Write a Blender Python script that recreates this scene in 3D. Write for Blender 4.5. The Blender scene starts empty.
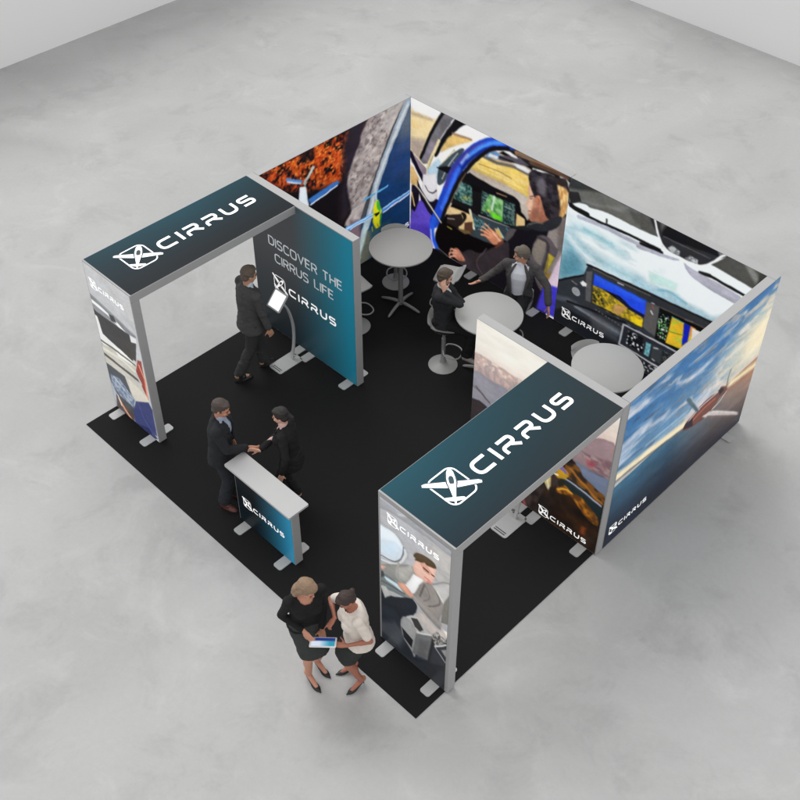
import bpy, bmesh, math, random
import numpy as np
from mathutils import Vector, Matrix
random.seed(7)
SC = bpy.context.scene
COL = SC.collection
PI = math.pi

# ---------------------------------------------------------------- camera
CAMP = np.array([10.3442, -4.56037, 10.92187]); YAW, PIT, ROL, FPX, CX, CY = 2.34698, .74582, .00407, 1137.23862, 401.47683, 358.45525
_F = np.array([math.cos(PIT)*math.cos(YAW), math.cos(PIT)*math.sin(YAW), -math.sin(PIT)])
_R0 = np.array([math.sin(YAW), -math.cos(YAW), 0.]); _U0 = np.cross(_R0, _F)
_R = math.cos(ROL)*_R0 + math.sin(ROL)*_U0; _U = -math.sin(ROL)*_R0 + math.cos(ROL)*_U0
def bk(x, y, pl=2, v=0.):
    """point of the photo on the plane 'axis pl = v' (metres)"""
    d = _F + _R*(x-CX)/FPX - _U*(y-CY)/FPX
    return CAMP + d*(v-CAMP[pl])/d[pl]
cam = bpy.data.cameras.new('camera'); camo = bpy.data.objects.new('camera', cam); COL.objects.link(camo)
cam.sensor_width = 36; cam.lens = FPX/800*36; cam.clip_end = 300
cam.shift_x = -(CX-400)/800; cam.shift_y = (CY-400)/800
M = Matrix(((_R[0], _U[0], -_F[0], CAMP[0]), (_R[1], _U[1], -_F[1], CAMP[1]), (_R[2], _U[2], -_F[2], CAMP[2]), (0, 0, 0, 1)))
camo.matrix_world = M
SC.camera = camo

# ---------------------------------------------------------------- helpers
def lin(c):
    c = np.asarray(c, float)/255.
    return np.where(c <= .04045, c/12.92, ((c+.055)/1.055)**2.4)
MATS = {}
def mat(name, rgb, rough=.6, metal=0., var=.06, scale=8., spec=.4, bump=0., bscale=60., emis=0.):
    """procedural material: base colour (linear) broken up by noise, optional bump"""
    if name in MATS: return MATS[name]
    m = bpy.data.materials.new(name); m.use_nodes = True; nt = m.node_tree; b = nt.nodes['Principled BSDF']
    tc = nt.nodes.new('ShaderNodeTexCoord'); nz = nt.nodes.new('ShaderNodeTexNoise'); nz.inputs['Scale'].default_value = scale; nz.inputs['Detail'].default_value = 5
    nt.links.new(tc.outputs['Object'], nz.inputs['Vector'])
    mx = nt.nodes.new('ShaderNodeMix'); mx.data_type = 'RGBA'
    mx.inputs[6].default_value = (*[max(0, c*(1-var)) for c in rgb], 1); mx.inputs[7].default_value = (*[min(1, c*(1+var)) for c in rgb], 1)
    nt.links.new(nz.outputs['Fac'], mx.inputs[0]); nt.links.new(mx.outputs[2], b.inputs['Base Color'])
    b.inputs['Roughness'].default_value = rough; b.inputs['Metallic'].default_value = metal; b.inputs['Specular IOR Level'].default_value = spec
    if bump:
        n2 = nt.nodes.new('ShaderNodeTexNoise'); n2.inputs['Scale'].default_value = bscale; n2.inputs['Detail'].default_value = 4
        nt.links.new(tc.outputs['Object'], n2.inputs['Vector'])
        bp = nt.nodes.new('ShaderNodeBump'); bp.inputs['Strength'].default_value = bump; bp.inputs['Distance'].default_value = .01
        nt.links.new(n2.outputs['Fac'], bp.inputs['Height']); nt.links.new(bp.outputs['Normal'], b.inputs['Normal'])
    if emis:
        nt.links.new(mx.outputs[2], b.inputs['Emission Color']); b.inputs['Emission Strength'].default_value = emis
    MATS[name] = m; return m

def tag(o, label=None, cat=None, group=None, kind=None):
    if label: o['label'] = label
    if cat: o['category'] = cat
    if group: o['group'] = group
    if kind: o['kind'] = kind
    return o
def empty(name, loc, rz=0., label=None, cat=None, group=None):
    o = bpy.data.objects.new(name, None); COL.objects.link(o); o.location = loc; o.rotation_euler = (0, 0, rz); o.empty_display_size = .1
    return tag(o, label, cat, group)
def link(name, me, m, parent=None, smooth=False, world=False):
    o = bpy.data.objects.new(name, me); COL.objects.link(o)
    if m is not None: me.materials.append(m)
    if smooth:
        me.polygons.foreach_set('use_smooth', [True]*len(me.polygons))
    if parent is not None:
        o.parent = parent
        if world: # mesh given in world coordinates
            pm = Matrix.Translation(parent.location) @ parent.rotation_euler.to_matrix().to_4x4()
            p = parent.parent
            while p is not None:
                pm = Matrix.Translation(p.location) @ p.rotation_euler.to_matrix().to_4x4() @ pm; p = p.parent
            me.transform(pm.inverted())
    return o
def mesh(name, verts, faces):
    me = bpy.data.meshes.new(name); me.from_pydata([tuple(map(float, v)) for v in verts], [], faces); me.update(); return me
class B:
    """collects shapes into one mesh"""
    def __init__(s): s.v = []; s.f = []
    def add(s, v, f):
        n = len(s.v); s.v += [tuple(map(float, p)) for p in v]; s.f += [tuple(i+n for i in q) for q in f]; return s
    def box(s, x0, x1, y0, y1, z0, z1, bev=.0):
        if bev <= 0:
            v = [(x, y, z) for z in (z0, z1) for y in (y0, y1) for x in (x0, x1)]
            return s.add(v, [(0, 2, 3, 1), (4, 5, 7, 6), (0, 1, 5, 4), (2, 6, 7, 3), (0, 4, 6, 2), (1, 3, 7, 5)])
        bm = bmesh.new(); bmesh.ops.create_cube(bm, size=1)
        for v in bm.verts: v.co = Vector(((x0+x1)/2+v.co.x*(x1-x0), (y0+y1)/2+v.co.y*(y1-y0), (z0+z1)/2+v.co.z*(z1-z0)))
        bmesh.ops.bevel(bm, geom=list(bm.edges), offset=bev, segments=2, affect='EDGES', profile=.5)
        bm.verts.index_update(); s.add([v.co[:] for v in bm.verts], [[v.index for v in f.verts] for f in bm.faces]); bm.free(); return s
    def prism(s, poly, z0, z1):
        """extrude an xy outline"""
        n = len(poly); v = [(x, y, z0) for x, y in poly]+[(x, y, z1) for x, y in poly]
        return s.add(v, [tuple(range(n-1, -1, -1)), tuple(range(n, 2*n))]+[(i, (i+1) % n, n+(i+1) % n, n+i) for i in range(n)])
    def lathe(s, prof, cx=0, cy=0, n=40):
        v = []; f = []
        for r, z in prof:
            for k in range(n): v.append((cx+r*math.cos(2*PI*k/n), cy+r*math.sin(2*PI*k/n), z))
        for j in range(len(prof)-1):
            for k in range(n): f.append((j*n+k, j*n+(k+1) % n, (j+1)*n+(k+1) % n, (j+1)*n+k))
        f.append(tuple(range(n-1, -1, -1))); f.append(tuple((len(prof)-1)*n+k for k in range(n)))
        return s.add(v, f)
    def tube(s, pts, r, n=10, closed=False):
        pts = [np.array(p, float) for p in pts]; m = len(pts); v = []; f = []; rr = r if hasattr(r, '__len__') else [r]*m
        up = np.array([0, 0, 1.])
        pu = None
        for i, p in enumerate(pts):
            a = pts[(i-1) % m] if (closed or i > 0) else p; b = pts[(i+1) % m] if (closed or i < m-1) else p
            t = b-a; t /= np.linalg.norm(t)+1e-12
            if pu is None:
                pu = np.cross(t, up)
                if np.linalg.norm(pu) < .1: pu = np.cross(t, [1, 0, 0])
            pu = pu-t*(pu@t); pu /= np.linalg.norm(pu); w = np.cross(t, pu)
            for k in range(n):
                c = math.cos(2*PI*k/n); q = math.sin(2*PI*k/n); v.append(p+rr[i]*(c*pu+q*w))
        for i in range(m if closed else m-1):
            for k in range(n): f.append((i*n+k, i*n+(k+1) % n, ((i+1) % m)*n+(k+1) % n, ((i+1) % m)*n+k))
        if not closed: f.append(tuple(range(n-1, -1, -1))); f.append(tuple((m-1)*n+k for k in range(n)))
        return s.add(v, f)
    def build(s, name, m, parent=None, smooth=False, world=False, bevel=0):
        me = mesh(name, s.v, s.f)
        if smooth == 'auto':
            o = link(name, me, m, parent, True, world); me.set_sharp_from_angle(angle=math.radians(40)); return o
        return link(name, me, m, parent, smooth, world)
def rrect(x0, x1, y0, y1, r, n=6):
    p = []
    for cx, cy, a in ((x1-r, y0+r, -90), (x1-r, y1-r, 0), (x0+r, y1-r, 90), (x0+r, y0+r, 180)):
        for k in range(n+1):
            t = math.radians(a+90*k/n); p.append((cx+r*math.cos(t), cy+r*math.sin(t)))
    return p
def spline(P, n=8):
    P = [np.array(p, float) for p in P]; out = []
    Q = [2*P[0]-P[1]]+P+[2*P[-1]-P[-2]]
    for i in range(1, len(Q)-2):
        for k in range(n):
            t = k/n; a, b, c, d = Q[i-1:i+3]
            out.append(.5*((2*b)+(-a+c)*t+(2*a-5*b+4*c-d)*t*t+(-a+3*b-3*c+d)*t**3))
    out.append(P[-1]); return out

# ---------------------------------------------------------------- value noise in numpy (for the printed pictures)
def vnoise(x, y, seed=0):
    xi = np.floor(x).astype(np.int64); yi = np.floor(y).astype(np.int64); xf = x-xi; yf = y-yi
    xf = xf*xf*(3-2*xf); yf = yf*yf*(3-2*yf)
    def h(a, b):
        n = (a*374761393+b*668265263+seed*144664) & 0x7fffffff; n = ((n ^ (n >> 13))*1274126177) & 0x7fffffff
        return ((n ^ (n >> 16)) & 0xffff)/65535.
    return (h(xi, yi)*(1-xf)+h(xi+1, yi)*xf)*(1-yf)+(h(xi, yi+1)*(1-xf)+h(xi+1, yi+1)*xf)*yf
def fbm(x, y, seed=0, o=4):
    s = 0; a = .5; t = 0
    for i in range(o): s = s+a*vnoise(x*2**i, y*2**i, seed+i*17); t += a; a *= .5
    return s/t

# ---------------------------------------------------------------- materials
MF = mat('frame_metal', (.33, .33, .33), .5, .0, .05, 5, .5)
MWH = mat('foot_metal', (.40, .405, .405), .55, 0, .05, 9)
MLAM = mat('grey_laminate', (.335, .335, .33), .6, 0, .04, 3, .3)
MCT = mat('white_laminate', (.42, .42, .42), .55, 0, .04, 3, .3)
MSTOOL = mat('stool_shell', (.31, .31, .305), .45, 0, .05, 5)
MSTEEL = mat('table_metal', (.24, .24, .24), .5, .1, .06, 8)
MINK = mat('white_print', (.9, .9, .9), .5, 0, .02, 5, emis=.6)
MINKT = mat('grey_print', (.50, .53, .55), .5, 0, .02, 5, emis=.35)
MDARKP = mat('dark_print', (.02, .04, .05), .5, 0, .05, 5)
MBLK = mat('black_plastic', (.012, .012, .013), .5)
MBACKF = mat('back_fabric', (.6, .6, .6), .8, 0, .04, 12)
def print_mat(name, k=.76, gloss=.38):
    m = bpy.data.materials.new(name); m.use_nodes = True; nt = m.node_tree; b = nt.nodes['Principled BSDF']
    a = nt.nodes.new('ShaderNodeAttribute'); a.attribute_name = 'print'
    tc = nt.nodes.new('ShaderNodeTexCoord'); w = nt.nodes.new('ShaderNodeTexNoise'); w.inputs['Scale'].default_value = 900; nt.links.new(tc.outputs['Object'], w.inputs['Vector'])
    mr = nt.nodes.new('ShaderNodeMapRange'); mr.inputs[3].default_value = .95; mr.inputs[4].default_value = 1.05; nt.links.new(w.outputs['Fac'], mr.inputs[0])
    vm = nt.nodes.new('ShaderNodeVectorMath'); vm.operation = 'SCALE'; nt.links.new(a.outputs['Color'], vm.inputs[0]); nt.links.new(mr.outputs[0], vm.inputs['Scale'])
    v2 = nt.nodes.new('ShaderNodeVectorMath'); v2.operation = 'SCALE'; v2.inputs['Scale'].default_value = .2; nt.links.new(vm.outputs[0], v2.inputs[0])
    nt.links.new(v2.outputs[0], b.inputs['Base Color']); nt.links.new(vm.outputs[0], b.inputs['Emission Color']); b.inputs['Emission Strength'].default_value = k
    b.inputs['Roughness'].default_value = gloss; b.inputs['Specular IOR Level'].default_value = .09
    return m
MPRINT = print_mat('backlit_fabric_print')

# ---------------------------------------------------------------- printed panel: a dense sheet whose vertices carry the ink
class Panel:
    """O = lower-left corner seen from the front, U = direction to the right, V = direction up"""
    def __init__(s, O, U, V, W, H, res=.009, base=(200, 200, 200)):
        s.O = np.array(O, float); s.U = np.array(U, float); s.V = np.array(V, float); s.W = W; s.H = H
        s.nu = int(W/res)+2; s.nv = int(H/res)+2
        u, v = np.meshgrid(np.linspace(0, W, s.nu), np.linspace(0, H, s.nv)); s.u = u.ravel(); s.v = v.ravel()
        s.c = np.tile(np.array(base, float), (len(s.u), 1)); s.cr = (0, 0, 1)
        s.sm = True; s.N = np.cross(s.U, s.V); s.ax = int(np.argmax(abs(s.N))); s.d = s.O[s.ax]
    def crop(s, x0, y0, k): s.cr = (x0, y0, k); return s
    def q(s, p):
        x0, y0, k = s.cr; w = bk(x0+p[0]/k, y0+p[1]/k, s.ax, s.d)-s.O
        return (w@s.U, w@s.V)
    def Q(s, pts, uv=False): return np.array(pts, float) if uv else np.array([s.q(p) for p in pts])
    def mixin(s, idx, col, a):
        col = np.array(col, float); s.c[idx] = s.c[idx]*(1-a[:, None])+col*a[:, None]
    def poly(s, pts, col, soft=.016, a=1., uv=False, noise=None, col2=None, sm=None, shade=.10):
        P = s.Q(pts, uv)
        if sm if sm is not None else (s.sm and len(P) >= 6):      # organic outlines are curves, not corners
            n = len(P); Q = []
            for i in range(n):
                A, B_, C_, D = P[i-1], P[i], P[(i+1) % n], P[(i+2) % n]
                for k in range(5):
                    t = k/5; Q.append((1-t)*B_+t*C_+.55*t*(1-t)*((1-t)*((C_-A)-(C_-B_)*1.)+t*((C_-B_)-(D-B_)*1.)))
            P = np.array(Q)
        lo = P.min(0)-soft; hi = P.max(0)+soft
        idx = np.nonzero((s.u >= lo[0]) & (s.u <= hi[0]) & (s.v >= lo[1]) & (s.v <= hi[1]))[0]
        if not len(idx): return s
        x = s.u[idx]; y = s.v[idx]; d = np.full(len(idx), 1e9); ins = np.zeros(len(idx), bool)
        for i in range(len(P)):
            ax, ay = P[i]; bx, by = P[(i+1) % len(P)]; ex = bx-ax; ey = by-ay
            t = np.clip(((x-ax)*ex+(y-ay)*ey)/(ex*ex+ey*ey+1e-12), 0, 1); d = np.minimum(d, np.hypot(x-ax-t*ex, y-ay-t*ey))
            c = (ay > y) != (by > y)
            if abs(ey) > 1e-9: ins ^= c & (x < ex*(y-ay)/ey+ax)
        cov = np.clip(.5+np.where(ins, d, -d)/soft, 0, 1)*a
        c = np.tile(np.array(col, float), (len(idx), 1))
        if noise is not None:   # (scale_u, scale_v, seed, low, high) blends col -> col2
            n = fbm(x*noise[0], y*noise[1], noise[2]); t = np.clip((n-noise[3])/(noise[4]-noise[3]), 0, 1)
            if col2 is None: cov = cov*t
            else: c = c*(1-t[:, None])+np.array(col2, float)*t[:, None]
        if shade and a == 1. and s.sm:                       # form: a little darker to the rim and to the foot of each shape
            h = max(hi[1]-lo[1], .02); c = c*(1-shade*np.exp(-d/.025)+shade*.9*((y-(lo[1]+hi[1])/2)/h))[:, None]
        s.mixin(idx, c, cov); return s
    def line(s, pts, w, col, soft=.014, a=1., uv=False, sp=None):
        """w in metres"""
        P = s.Q(pts, uv)
        if sp is None: sp = 4 if (s.sm and len(P) > 2) else 0
        if sp: P = np.array(spline(P, sp))
        m = w/2+soft; lo = P.min(0)-m; hi = P.max(0)+m
        idx = np.nonzero((s.u >= lo[0]) & (s.u <= hi[0]) & (s.v >= lo[1]) & (s.v <= hi[1]))[0]
        if not len(idx): return s
        x = s.u[idx]; y = s.v[idx]; d = np.full(len(idx), 1e9)
        for i in range(len(P)-1):
            ax, ay = P[i]; bx, by = P[i+1]; ex = bx-ax; ey = by-ay
            t = np.clip(((x-ax)*ex+(y-ay)*ey)/(ex*ex+ey*ey+1e-12), 0, 1); d = np.minimum(d, np.hypot(x-ax-t*ex, y-ay-t*ey))
        s.mixin(idx, np.array(col, float), np.clip(.5+(w/2-d)/soft, 0, 1)*a); return s
    def grad(s, f):
        """f(u, v) -> (n,3) colours for the whole sheet, u and v from 0 to 1"""
        s.c = f(s.u/s.W, s.v/s.H); return s
    def grain(s, amp, sc, seed=3):
        n = fbm(s.u*sc, s.v*sc, seed, 3)-.5; s.c = s.c*(1+amp*n[:, None]*2); return s
    def circle(s, p, r, w, col, a=1., n=20):
        c = s.Q([p])[0]; return s.line([(c[0]+r*math.cos(2*PI*k/n), c[1]+r*math.sin(2*PI*k/n)) for k in range(n+1)], w, col, uv=True, a=a)
    def photo(s, warp=.012, blur=1, grain=.07, wf=9):
        """makes the flat shapes read as a printed photograph: wavering edges, soft focus, mottled tone"""
        C = s.c.reshape(s.nv, s.nu, 3); du = s.W/(s.nu-1); dv = s.H/(s.nv-1)
        a = (fbm(s.u*wf, s.v*wf, 41, 4)-.5)*2.4*warp; b = (fbm(s.u*wf, s.v*wf, 57, 4)-.5)*2.4*warp
        x = np.clip((s.u+a)/du, 0, s.nu-1.001); y = np.clip((s.v+b)/dv, 0, s.nv-1.001); xi = x.astype(int); yi = y.astype(int); xf = (x-xi)[:, None]; yf = (y-yi)[:, None]
        c = (C[yi, xi]*(1-xf)+C[yi, xi+1]*xf)*(1-yf)+(C[yi+1, xi]*(1-xf)+C[yi+1, xi+1]*xf)*yf; c = c.reshape(s.nv, s.nu, 3)
        for _ in range(blur):
            for ax_ in (0, 1):
                p_ = np.concatenate([c.take([0], ax_), c, c.take([-1], ax_)], ax_); n_ = c.shape[ax_]
                c = .25*p_.take(range(0, n_), ax_)+.5*p_.take(range(1, n_+1), ax_)+.25*p_.take(range(2, n_+2), ax_)
        c = c.reshape(-1, 3)
        g = 1+grain*2*((fbm(s.u*5, s.v*7, 71, 4)-.5)*1.5+(fbm(s.u*26, s.v*34, 77, 3)-.5))
        h = (fbm(s.u*8, s.v*8, 83, 3)-.5)[:, None]*np.array([6., 0, -7.])*grain/.07
        lum = c.mean(1, keepdims=True); k_ = np.clip((255-lum)/60, 0, 1)*np.clip(lum/40, .3, 1)
        s.c = c*(1+(g[:, None]-1)*k_)+h*k_; return s
    def build(s, name, parent, m=None, off=.003):
        nrm = s.N/np.linalg.norm(s.N); v = s.O+s.u[:, None]*s.U+s.v[:, None]*s.V+nrm*off
        n, mm = s.nu, s.nv; i = np.arange(mm-1)[:, None]*n+np.arange(n-1)[None, :]; i = i.ravel()
        f = np.stack([i, i+1, i+1+n, i+n], 1).astype(np.int32)
        me = bpy.data.meshes.new(name); me.vertices.add(len(v)); me.vertices.foreach_set('co', v.astype(np.float32).ravel())
        me.loops.add(f.size); me.loops.foreach_set('vertex_index', f.ravel()); me.polygons.add(len(f))
        me.polygons.foreach_set('loop_start', np.arange(0, f.size, 4, dtype=np.int32)); me.update(calc_edges=True)
        at = me.color_attributes.new('print', 'FLOAT_COLOR', 'POINT')
        c = np.ones((len(v), 4), np.float32); c[:, :3] = lin(np.clip(s.c, 0, 255)); at.data.foreach_set('color', c.ravel())
        return link(name, me, m or MPRINT, parent, world=True)
def mixc(a, b, t): a = np.array(a, float); b = np.array(b, float); t = np.clip(t, 0, 1)[:, None]; return a*(1-t)+b*t

# ---------------------------------------------------------------- lettering made of strokes
def rounded(path, r, n=6):
    out = [np.array(path[0][:2], float)]
    for i in range(1, len(path)-1):
        p = np.array(path[i][:2], float); rr = path[i][2] if len(path[i]) > 2 else r
        if rr <= 0: out.append(p); continue
        a = np.array(path[i-1][:2], float)-p; b = np.array(path[i+1][:2], float)-p; la = np.linalg.norm(a); lb = np.linalg.norm(b)
        q = min(rr, la*.5, lb*.5); A = p+a/la*q; Bq = p+b/lb*q
        for k in range(n+1):
            t = k/n; out.append((1-t)**2*A+2*t*(1-t)*p+t*t*Bq)
    out.append(np.array(path[-1][:2], float)); return out
def ribbon(pts, w, closed=False):
    q = [pts[0]]
    for p in pts[1:]:
        if np.linalg.norm(p-q[-1]) > 1e-6: q.append(p)
    pts = q
    n = len(pts); L = []; Rr = []
    for i in range(n):
        a = pts[(i-1) % n] if (closed or i > 0) else pts[i]; b = pts[(i+1) % n] if (closed or i < n-1) else pts[i]
        t = b-a; t = t/(np.linalg.norm(t)+1e-12); nn = np.array([-t[1], t[0]])
        k = 1.
        if (closed or 0 < i < n-1):
            t1 = pts[i]-a; t1 = t1/(np.linalg.norm(t1)+1e-12); k = 1/max(.5, abs(np.array([-t1[1], t1[0]])@nn))
        L.append(pts[i]+nn*w/2*k); Rr.append(pts[i]-nn*w/2*k)
    v = L+Rr; f = [(i, (i+1) % n, n+(i+1) % n, n+i) for i in range(n if closed else n-1)]
    return v, f
WIDE = {'C': (1.0, [[(1.0, 1), (.0, 1), (0, 0), (1.0, 0)]]), 'I': (.0, [[(0, -.09), (0, 1.09)]]),
        'R': (.95, [[(0, 1), (.85, 1, .27), (.85, .45, .27), (0, .45, .22), (0, -.09)], [(.5, .45), (.98, -.05)]]),
        'U': (.85, [[(0, 1.09), (0, 0), (.85, 0), (.85, 1.09)]]),
        'S': (.85, [[(.83, 1), (0, 1, .24), (0, .53, .24), (.85, .5, .24), (.85, 0, .24), (0, 0)]])}
THIN = {'C': (.6, [[(.6, .85), (.55, 1, .2), (0, 1, .3), (0, 0, .3), (.55, 0, .2), (.6, .15)]]), 'I': (0., [[(0, -.04), (0, 1.04)]]),
        'D': (.62, [[(0, 0), (0, 1, 0), (.62, 1, .35), (.62, 0, .35), (0, 0)]]),
        'O': (.68, [[(.34, 1), (.68, 1, .3), (.68, 0, .3), (0, 0, .3), (0, 1, .3), (.34, 1)]]),
        'V': (.66, [[(0, 1.04), (.33, 0, 0), (.66, 1.04)]]), 'E': (.5, [[(.52, 1), (0, 1, 0), (0, 0, 0), (.52, 0)], [(0, .52), (.46, .52)]]),
        'F': (.5, [[(.52, 1), (0, 1, 0), (0, -.04)], [(0, .52), (.46, .52)]]), 'L': (.48, [[(0, 1.04), (0, 0, 0), (.5, 0)]]),
        'H': (.6, [[(0, -.04), (0, 1.04)], [(.6, -.04), (.6, 1.04)], [(0, .52), (.6, .52)]]), 'T': (.6, [[(0, 1), (.6, 1)], [(.3, 1), (.3, -.04)]]),
        'R': (.56, [[(0, -.04), (0, 1, 0), (.56, 1, .25), (.56, .48, .25), (0, .48)], [(.3, .48), (.6, -.04)]]),
        'U': (.6, [[(0, 1.04), (0, 0, .3), (.6, 0, .3), (.6, 1.04)]]),
        'S': (.55, [[(.55, .88), (.5, 1, .15), (0, 1, .25), (0, .55, .25), (.55, .48, .25), (.55, 0, .25), (.05, 0, .15), (0, .12)]])}
class Ink:
    """flat print shapes on a panel's surface, metres (u, v)"""
    def __init__(s, pan, k0=0): s.p = pan; s.b = B(); s.n = pan.N/np.linalg.norm(pan.N); s.k = k0
    def add(s, v, f):
        off = .0050+.0003*s.k; s.k += 1
        v = [s.p.O+a[0]*s.p.U+a[1]*s.p.V+s.n*off for a in v]
        s.b.add(v, [tuple(reversed(q)) for q in f])
    def word(s, txt, x, y, cap, font, w, gap, r=.3, hs=1.):
        """x,y = lower-left; cap = cap height"""
        sw = w; k = cap*(1-0*sw)
        for ch in txt:
            if ch == ' ': x += .55*cap*hs; continue
            W, paths = font[ch]
            for p in paths:
                pp = [((a[0]*hs)*cap+x+(sw*cap/2 if W else sw*cap/2), y+sw*cap/2+a[1]*cap*(1-sw), *([a[2]*cap] if len(a) > 2 else [])) for a in p]
                s.add(*ribbon(rounded(pp, r*cap), sw*cap))
            x += (W*hs+sw+gap)*cap
        return x
    def emblem(s, cx, cy, c, part):
        ax = np.array([.62, .785]); ay = np.array([-.785, .62])
        def pl(pts, g=0.):
            P = [np.array([cx, cy])+c*(a*ax+b*ay) for a, b in pts]; m = sum(P)/len(P)
            if g:
                Q = []; n = len(P)
                for i in range(n):
                    t = P[(i+1) % n]-P[i-1]; t /= np.linalg.norm(t); nn = np.array([t[1], -t[0]]); Q.append(P[i]+(nn if nn@(P[i]-m) > 0 else -nn)*g*c)
                P = Q
            s.add(P, [tuple(range(len(P)))])
        if part == 'outline':
            s.add(*ribbon([np.array(p) for p in rrect(cx-.86*c, cx+.86*c, cy-.98*c, cy+.98*c, .40*c, 8)], (.085 if c > .1 else .11)*c, True)); return
        wing = [(.20, -1.45), (.26, -1.3), (.27, -.2), (.27, .2), (.26, 1.3), (.20, 1.45), (.06, 1.45), (-.10, .3), (-.10, -.3), (.06, -1.45)][::-1]
        fus = [(1.08, 0), (1.03, .10), (.85, .17), (.5, .215), (.2, .22), (-.2, .15), (-.7, .075), (-1.12, .035), (-1.12, -.035), (-.7, -.075), (-.2, -.15), (.2, -.22), (.5, -.215), (.85, -.17), (1.03, -.10)]
        tail = [(-.74, -.5), (-.70, -.42), (-.70, .42), (-.74, .5), (-.86, .5), (-.94, .1), (-.94, -.1), (-.86, -.5)][::-1]
        if part == 'gap_wing': pl(wing, .06)
        if part == 'wing': pl([(a*(1 if c > .1 else 1.2), b) for a, b in wing]); pl(tail)
        if part == 'gap_body': pl([(a, b*1.32) for a, b in fus if a > -.6])
        if part == 'body': pl([(a, b*(1 if c > .1 else 1.1)) for a, b in fus])
        if part == 'canopy': pl([(.62, .06), (.5, .125), (.25, .13), (.12, .09), (.12, -.09), (.25, -.13), (.5, -.125), (.62, -.06)]); 
    def build(s, name, m, parent): return s.b.build(name, m, parent, world=True)
def logo(pan, x, y, cap, parent, m=None, sw=.20):
    """emblem and wide lettering; x = left end of the C, y = baseline, cap = letter height"""
    cx, cy = x-1.42*cap, y+.6*cap; m = m or MINK
    # the gap colour is the print's own colour under the emblem
    k = np.argmin((pan.u-cx)**2+(pan.v-cy)**2); gc = lin(np.clip(pan.c[k], 0, 255)); gm = mat('gap_%d_%d_%d' % tuple(int(q) for q in pan.c[k]), tuple(float(q)*.3 for q in gc), .5, 0, .03, 5)
    b = gm.node_tree.nodes['Principled BSDF']; b.inputs['Emission Color'].default_value = (*[float(q) for q in gc], 1); b.inputs['Emission Strength'].default_value = .7
    em = None
    for n, (part, mm) in enumerate((('outline', m), ('gap_wing', gm), ('wing', m), ('gap_body', gm), ('body', m), ('canopy', gm))):
        if part[:3] == 'gap' and cap < .1: continue
        i = Ink(pan, n*3); i.emblem(cx, cy, cap, part); o = i.build('emblem' if n == 0 else 'emblem_'+part, mm, parent if n == 0 else em)
        if n == 0: em = o
    j = Ink(pan, 6); j.word('CIRRUS', x, y, cap, WIDE, sw, .30-(sw-.185), .36, 1.0)
    j.build('lettering', m, parent)

# ---------------------------------------------------------------- world and lamps: a studio, soft light from above left
W = bpy.data.worlds.new('World'); SC.world = W; W.use_nodes = True
W.node_tree.nodes['Background'].inputs['Color'].default_value = (1, 1, 1, 1); W.node_tree.nodes['Background'].inputs['Strength'].default_value = 1.0
def area(name, loc, target, size, power, col=(1, 1, 1)):
    l = bpy.data.lights.new(name, 'AREA'); l.shape = 'DISK'; l.size = size; l.energy = power; l.color = col
    o = bpy.data.objects.new(name, l); COL.objects.link(o); o.location = loc
    o.rotation_euler = (Vector(target)-Vector(loc)).to_track_quat('-Z', 'Y').to_euler(); return o
sun = bpy.data.lights.new('studio_key', 'SUN'); sun.energy = 1.75; sun.angle = math.radians(42); sun.color = (1, .995, .985)
suno = bpy.data.objects.new('studio_key', sun); COL.objects.link(suno); suno.rotation_euler = Vector((.62, -.12, -.78)).to_track_quat('-Z', 'Y').to_euler(); suno.location = (-5, 5, 12)
SC.view_settings.view_transform = 'Standard'; SC.view_settings.look = 'None'; SC.view_settings.exposure = 0; SC.view_settings.gamma = 1
SC.render.engine = 'CYCLES'

# ---------------------------------------------------------------- the room: polished grey concrete and pale walls
def concrete():
    m = bpy.data.materials.new('grey_concrete'); m.use_nodes = True; nt = m.node_tree; b = nt.nodes['Principled BSDF']; L = nt.links.new
    tc = nt.nodes.new('ShaderNodeTexCoord')
    def nz(sc, det, ro=.55, dist=0.):
        n = nt.nodes.new('ShaderNodeTexNoise'); n.inputs['Scale'].default_value = sc; n.inputs['Detail'].default_value = det; n.inputs['Roughness'].default_value = ro; n.inputs['Distortion'].default_value = dist
        L(tc.outputs['Object'], n.inputs['Vector']); return n
    def rng(n, a, b_, lo, hi):
        r = nt.nodes.new('ShaderNodeMapRange'); r.inputs[1].default_value = a; r.inputs[2].default_value = b_; r.inputs[3].default_value = lo; r.inputs[4].default_value = hi; L(n.outputs['Fac'], r.inputs[0]); return r
    def mul(a, b_):
        x = nt.nodes.new('ShaderNodeMath'); x.operation = 'MULTIPLY'; L(a.outputs[0], x.inputs[0]); L(b_.outputs[0], x.inputs[1]); return x
    r = mul(mul(mul(rng(nz(.40, 4, .55, .8), .35, .65, .93, 1.05), rng(nz(1.15, 6, .66, .5), .53, .65, 1., .91)), rng(nz(.9, 6, .66, 1.2), .55, .68, 1., 1.09)), rng(nz(16, 8, .75), .3, .7, .965, 1.035))
    cc = nt.nodes.new('ShaderNodeCombineColor'); s = nt.nodes.new('ShaderNodeMath'); s.operation = 'MULTIPLY'; s.inputs[1].default_value = .388; L(r.outputs[0], s.inputs[0])
    s2 = nt.nodes.new('ShaderNodeMath'); s2.operation = 'MULTIPLY'; s2.inputs[1].default_value = .995; L(s.outputs[0], s2.inputs[0])
    for k in range(2): L(s.outputs[0], cc.inputs[k])
    L(s2.outputs[0], cc.inputs[2]); L(cc.outputs[0], b.inputs['Base Color'])
    b.inputs['Roughness'].default_value = .55; b.inputs['Specular IOR Level'].default_value = .2
    L(rng(nz(2.2, 5), .3, .7, .6, .8).outputs[0], b.inputs['Roughness'])
    return m
X0, Y1 = -9.33, 15.42
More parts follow.
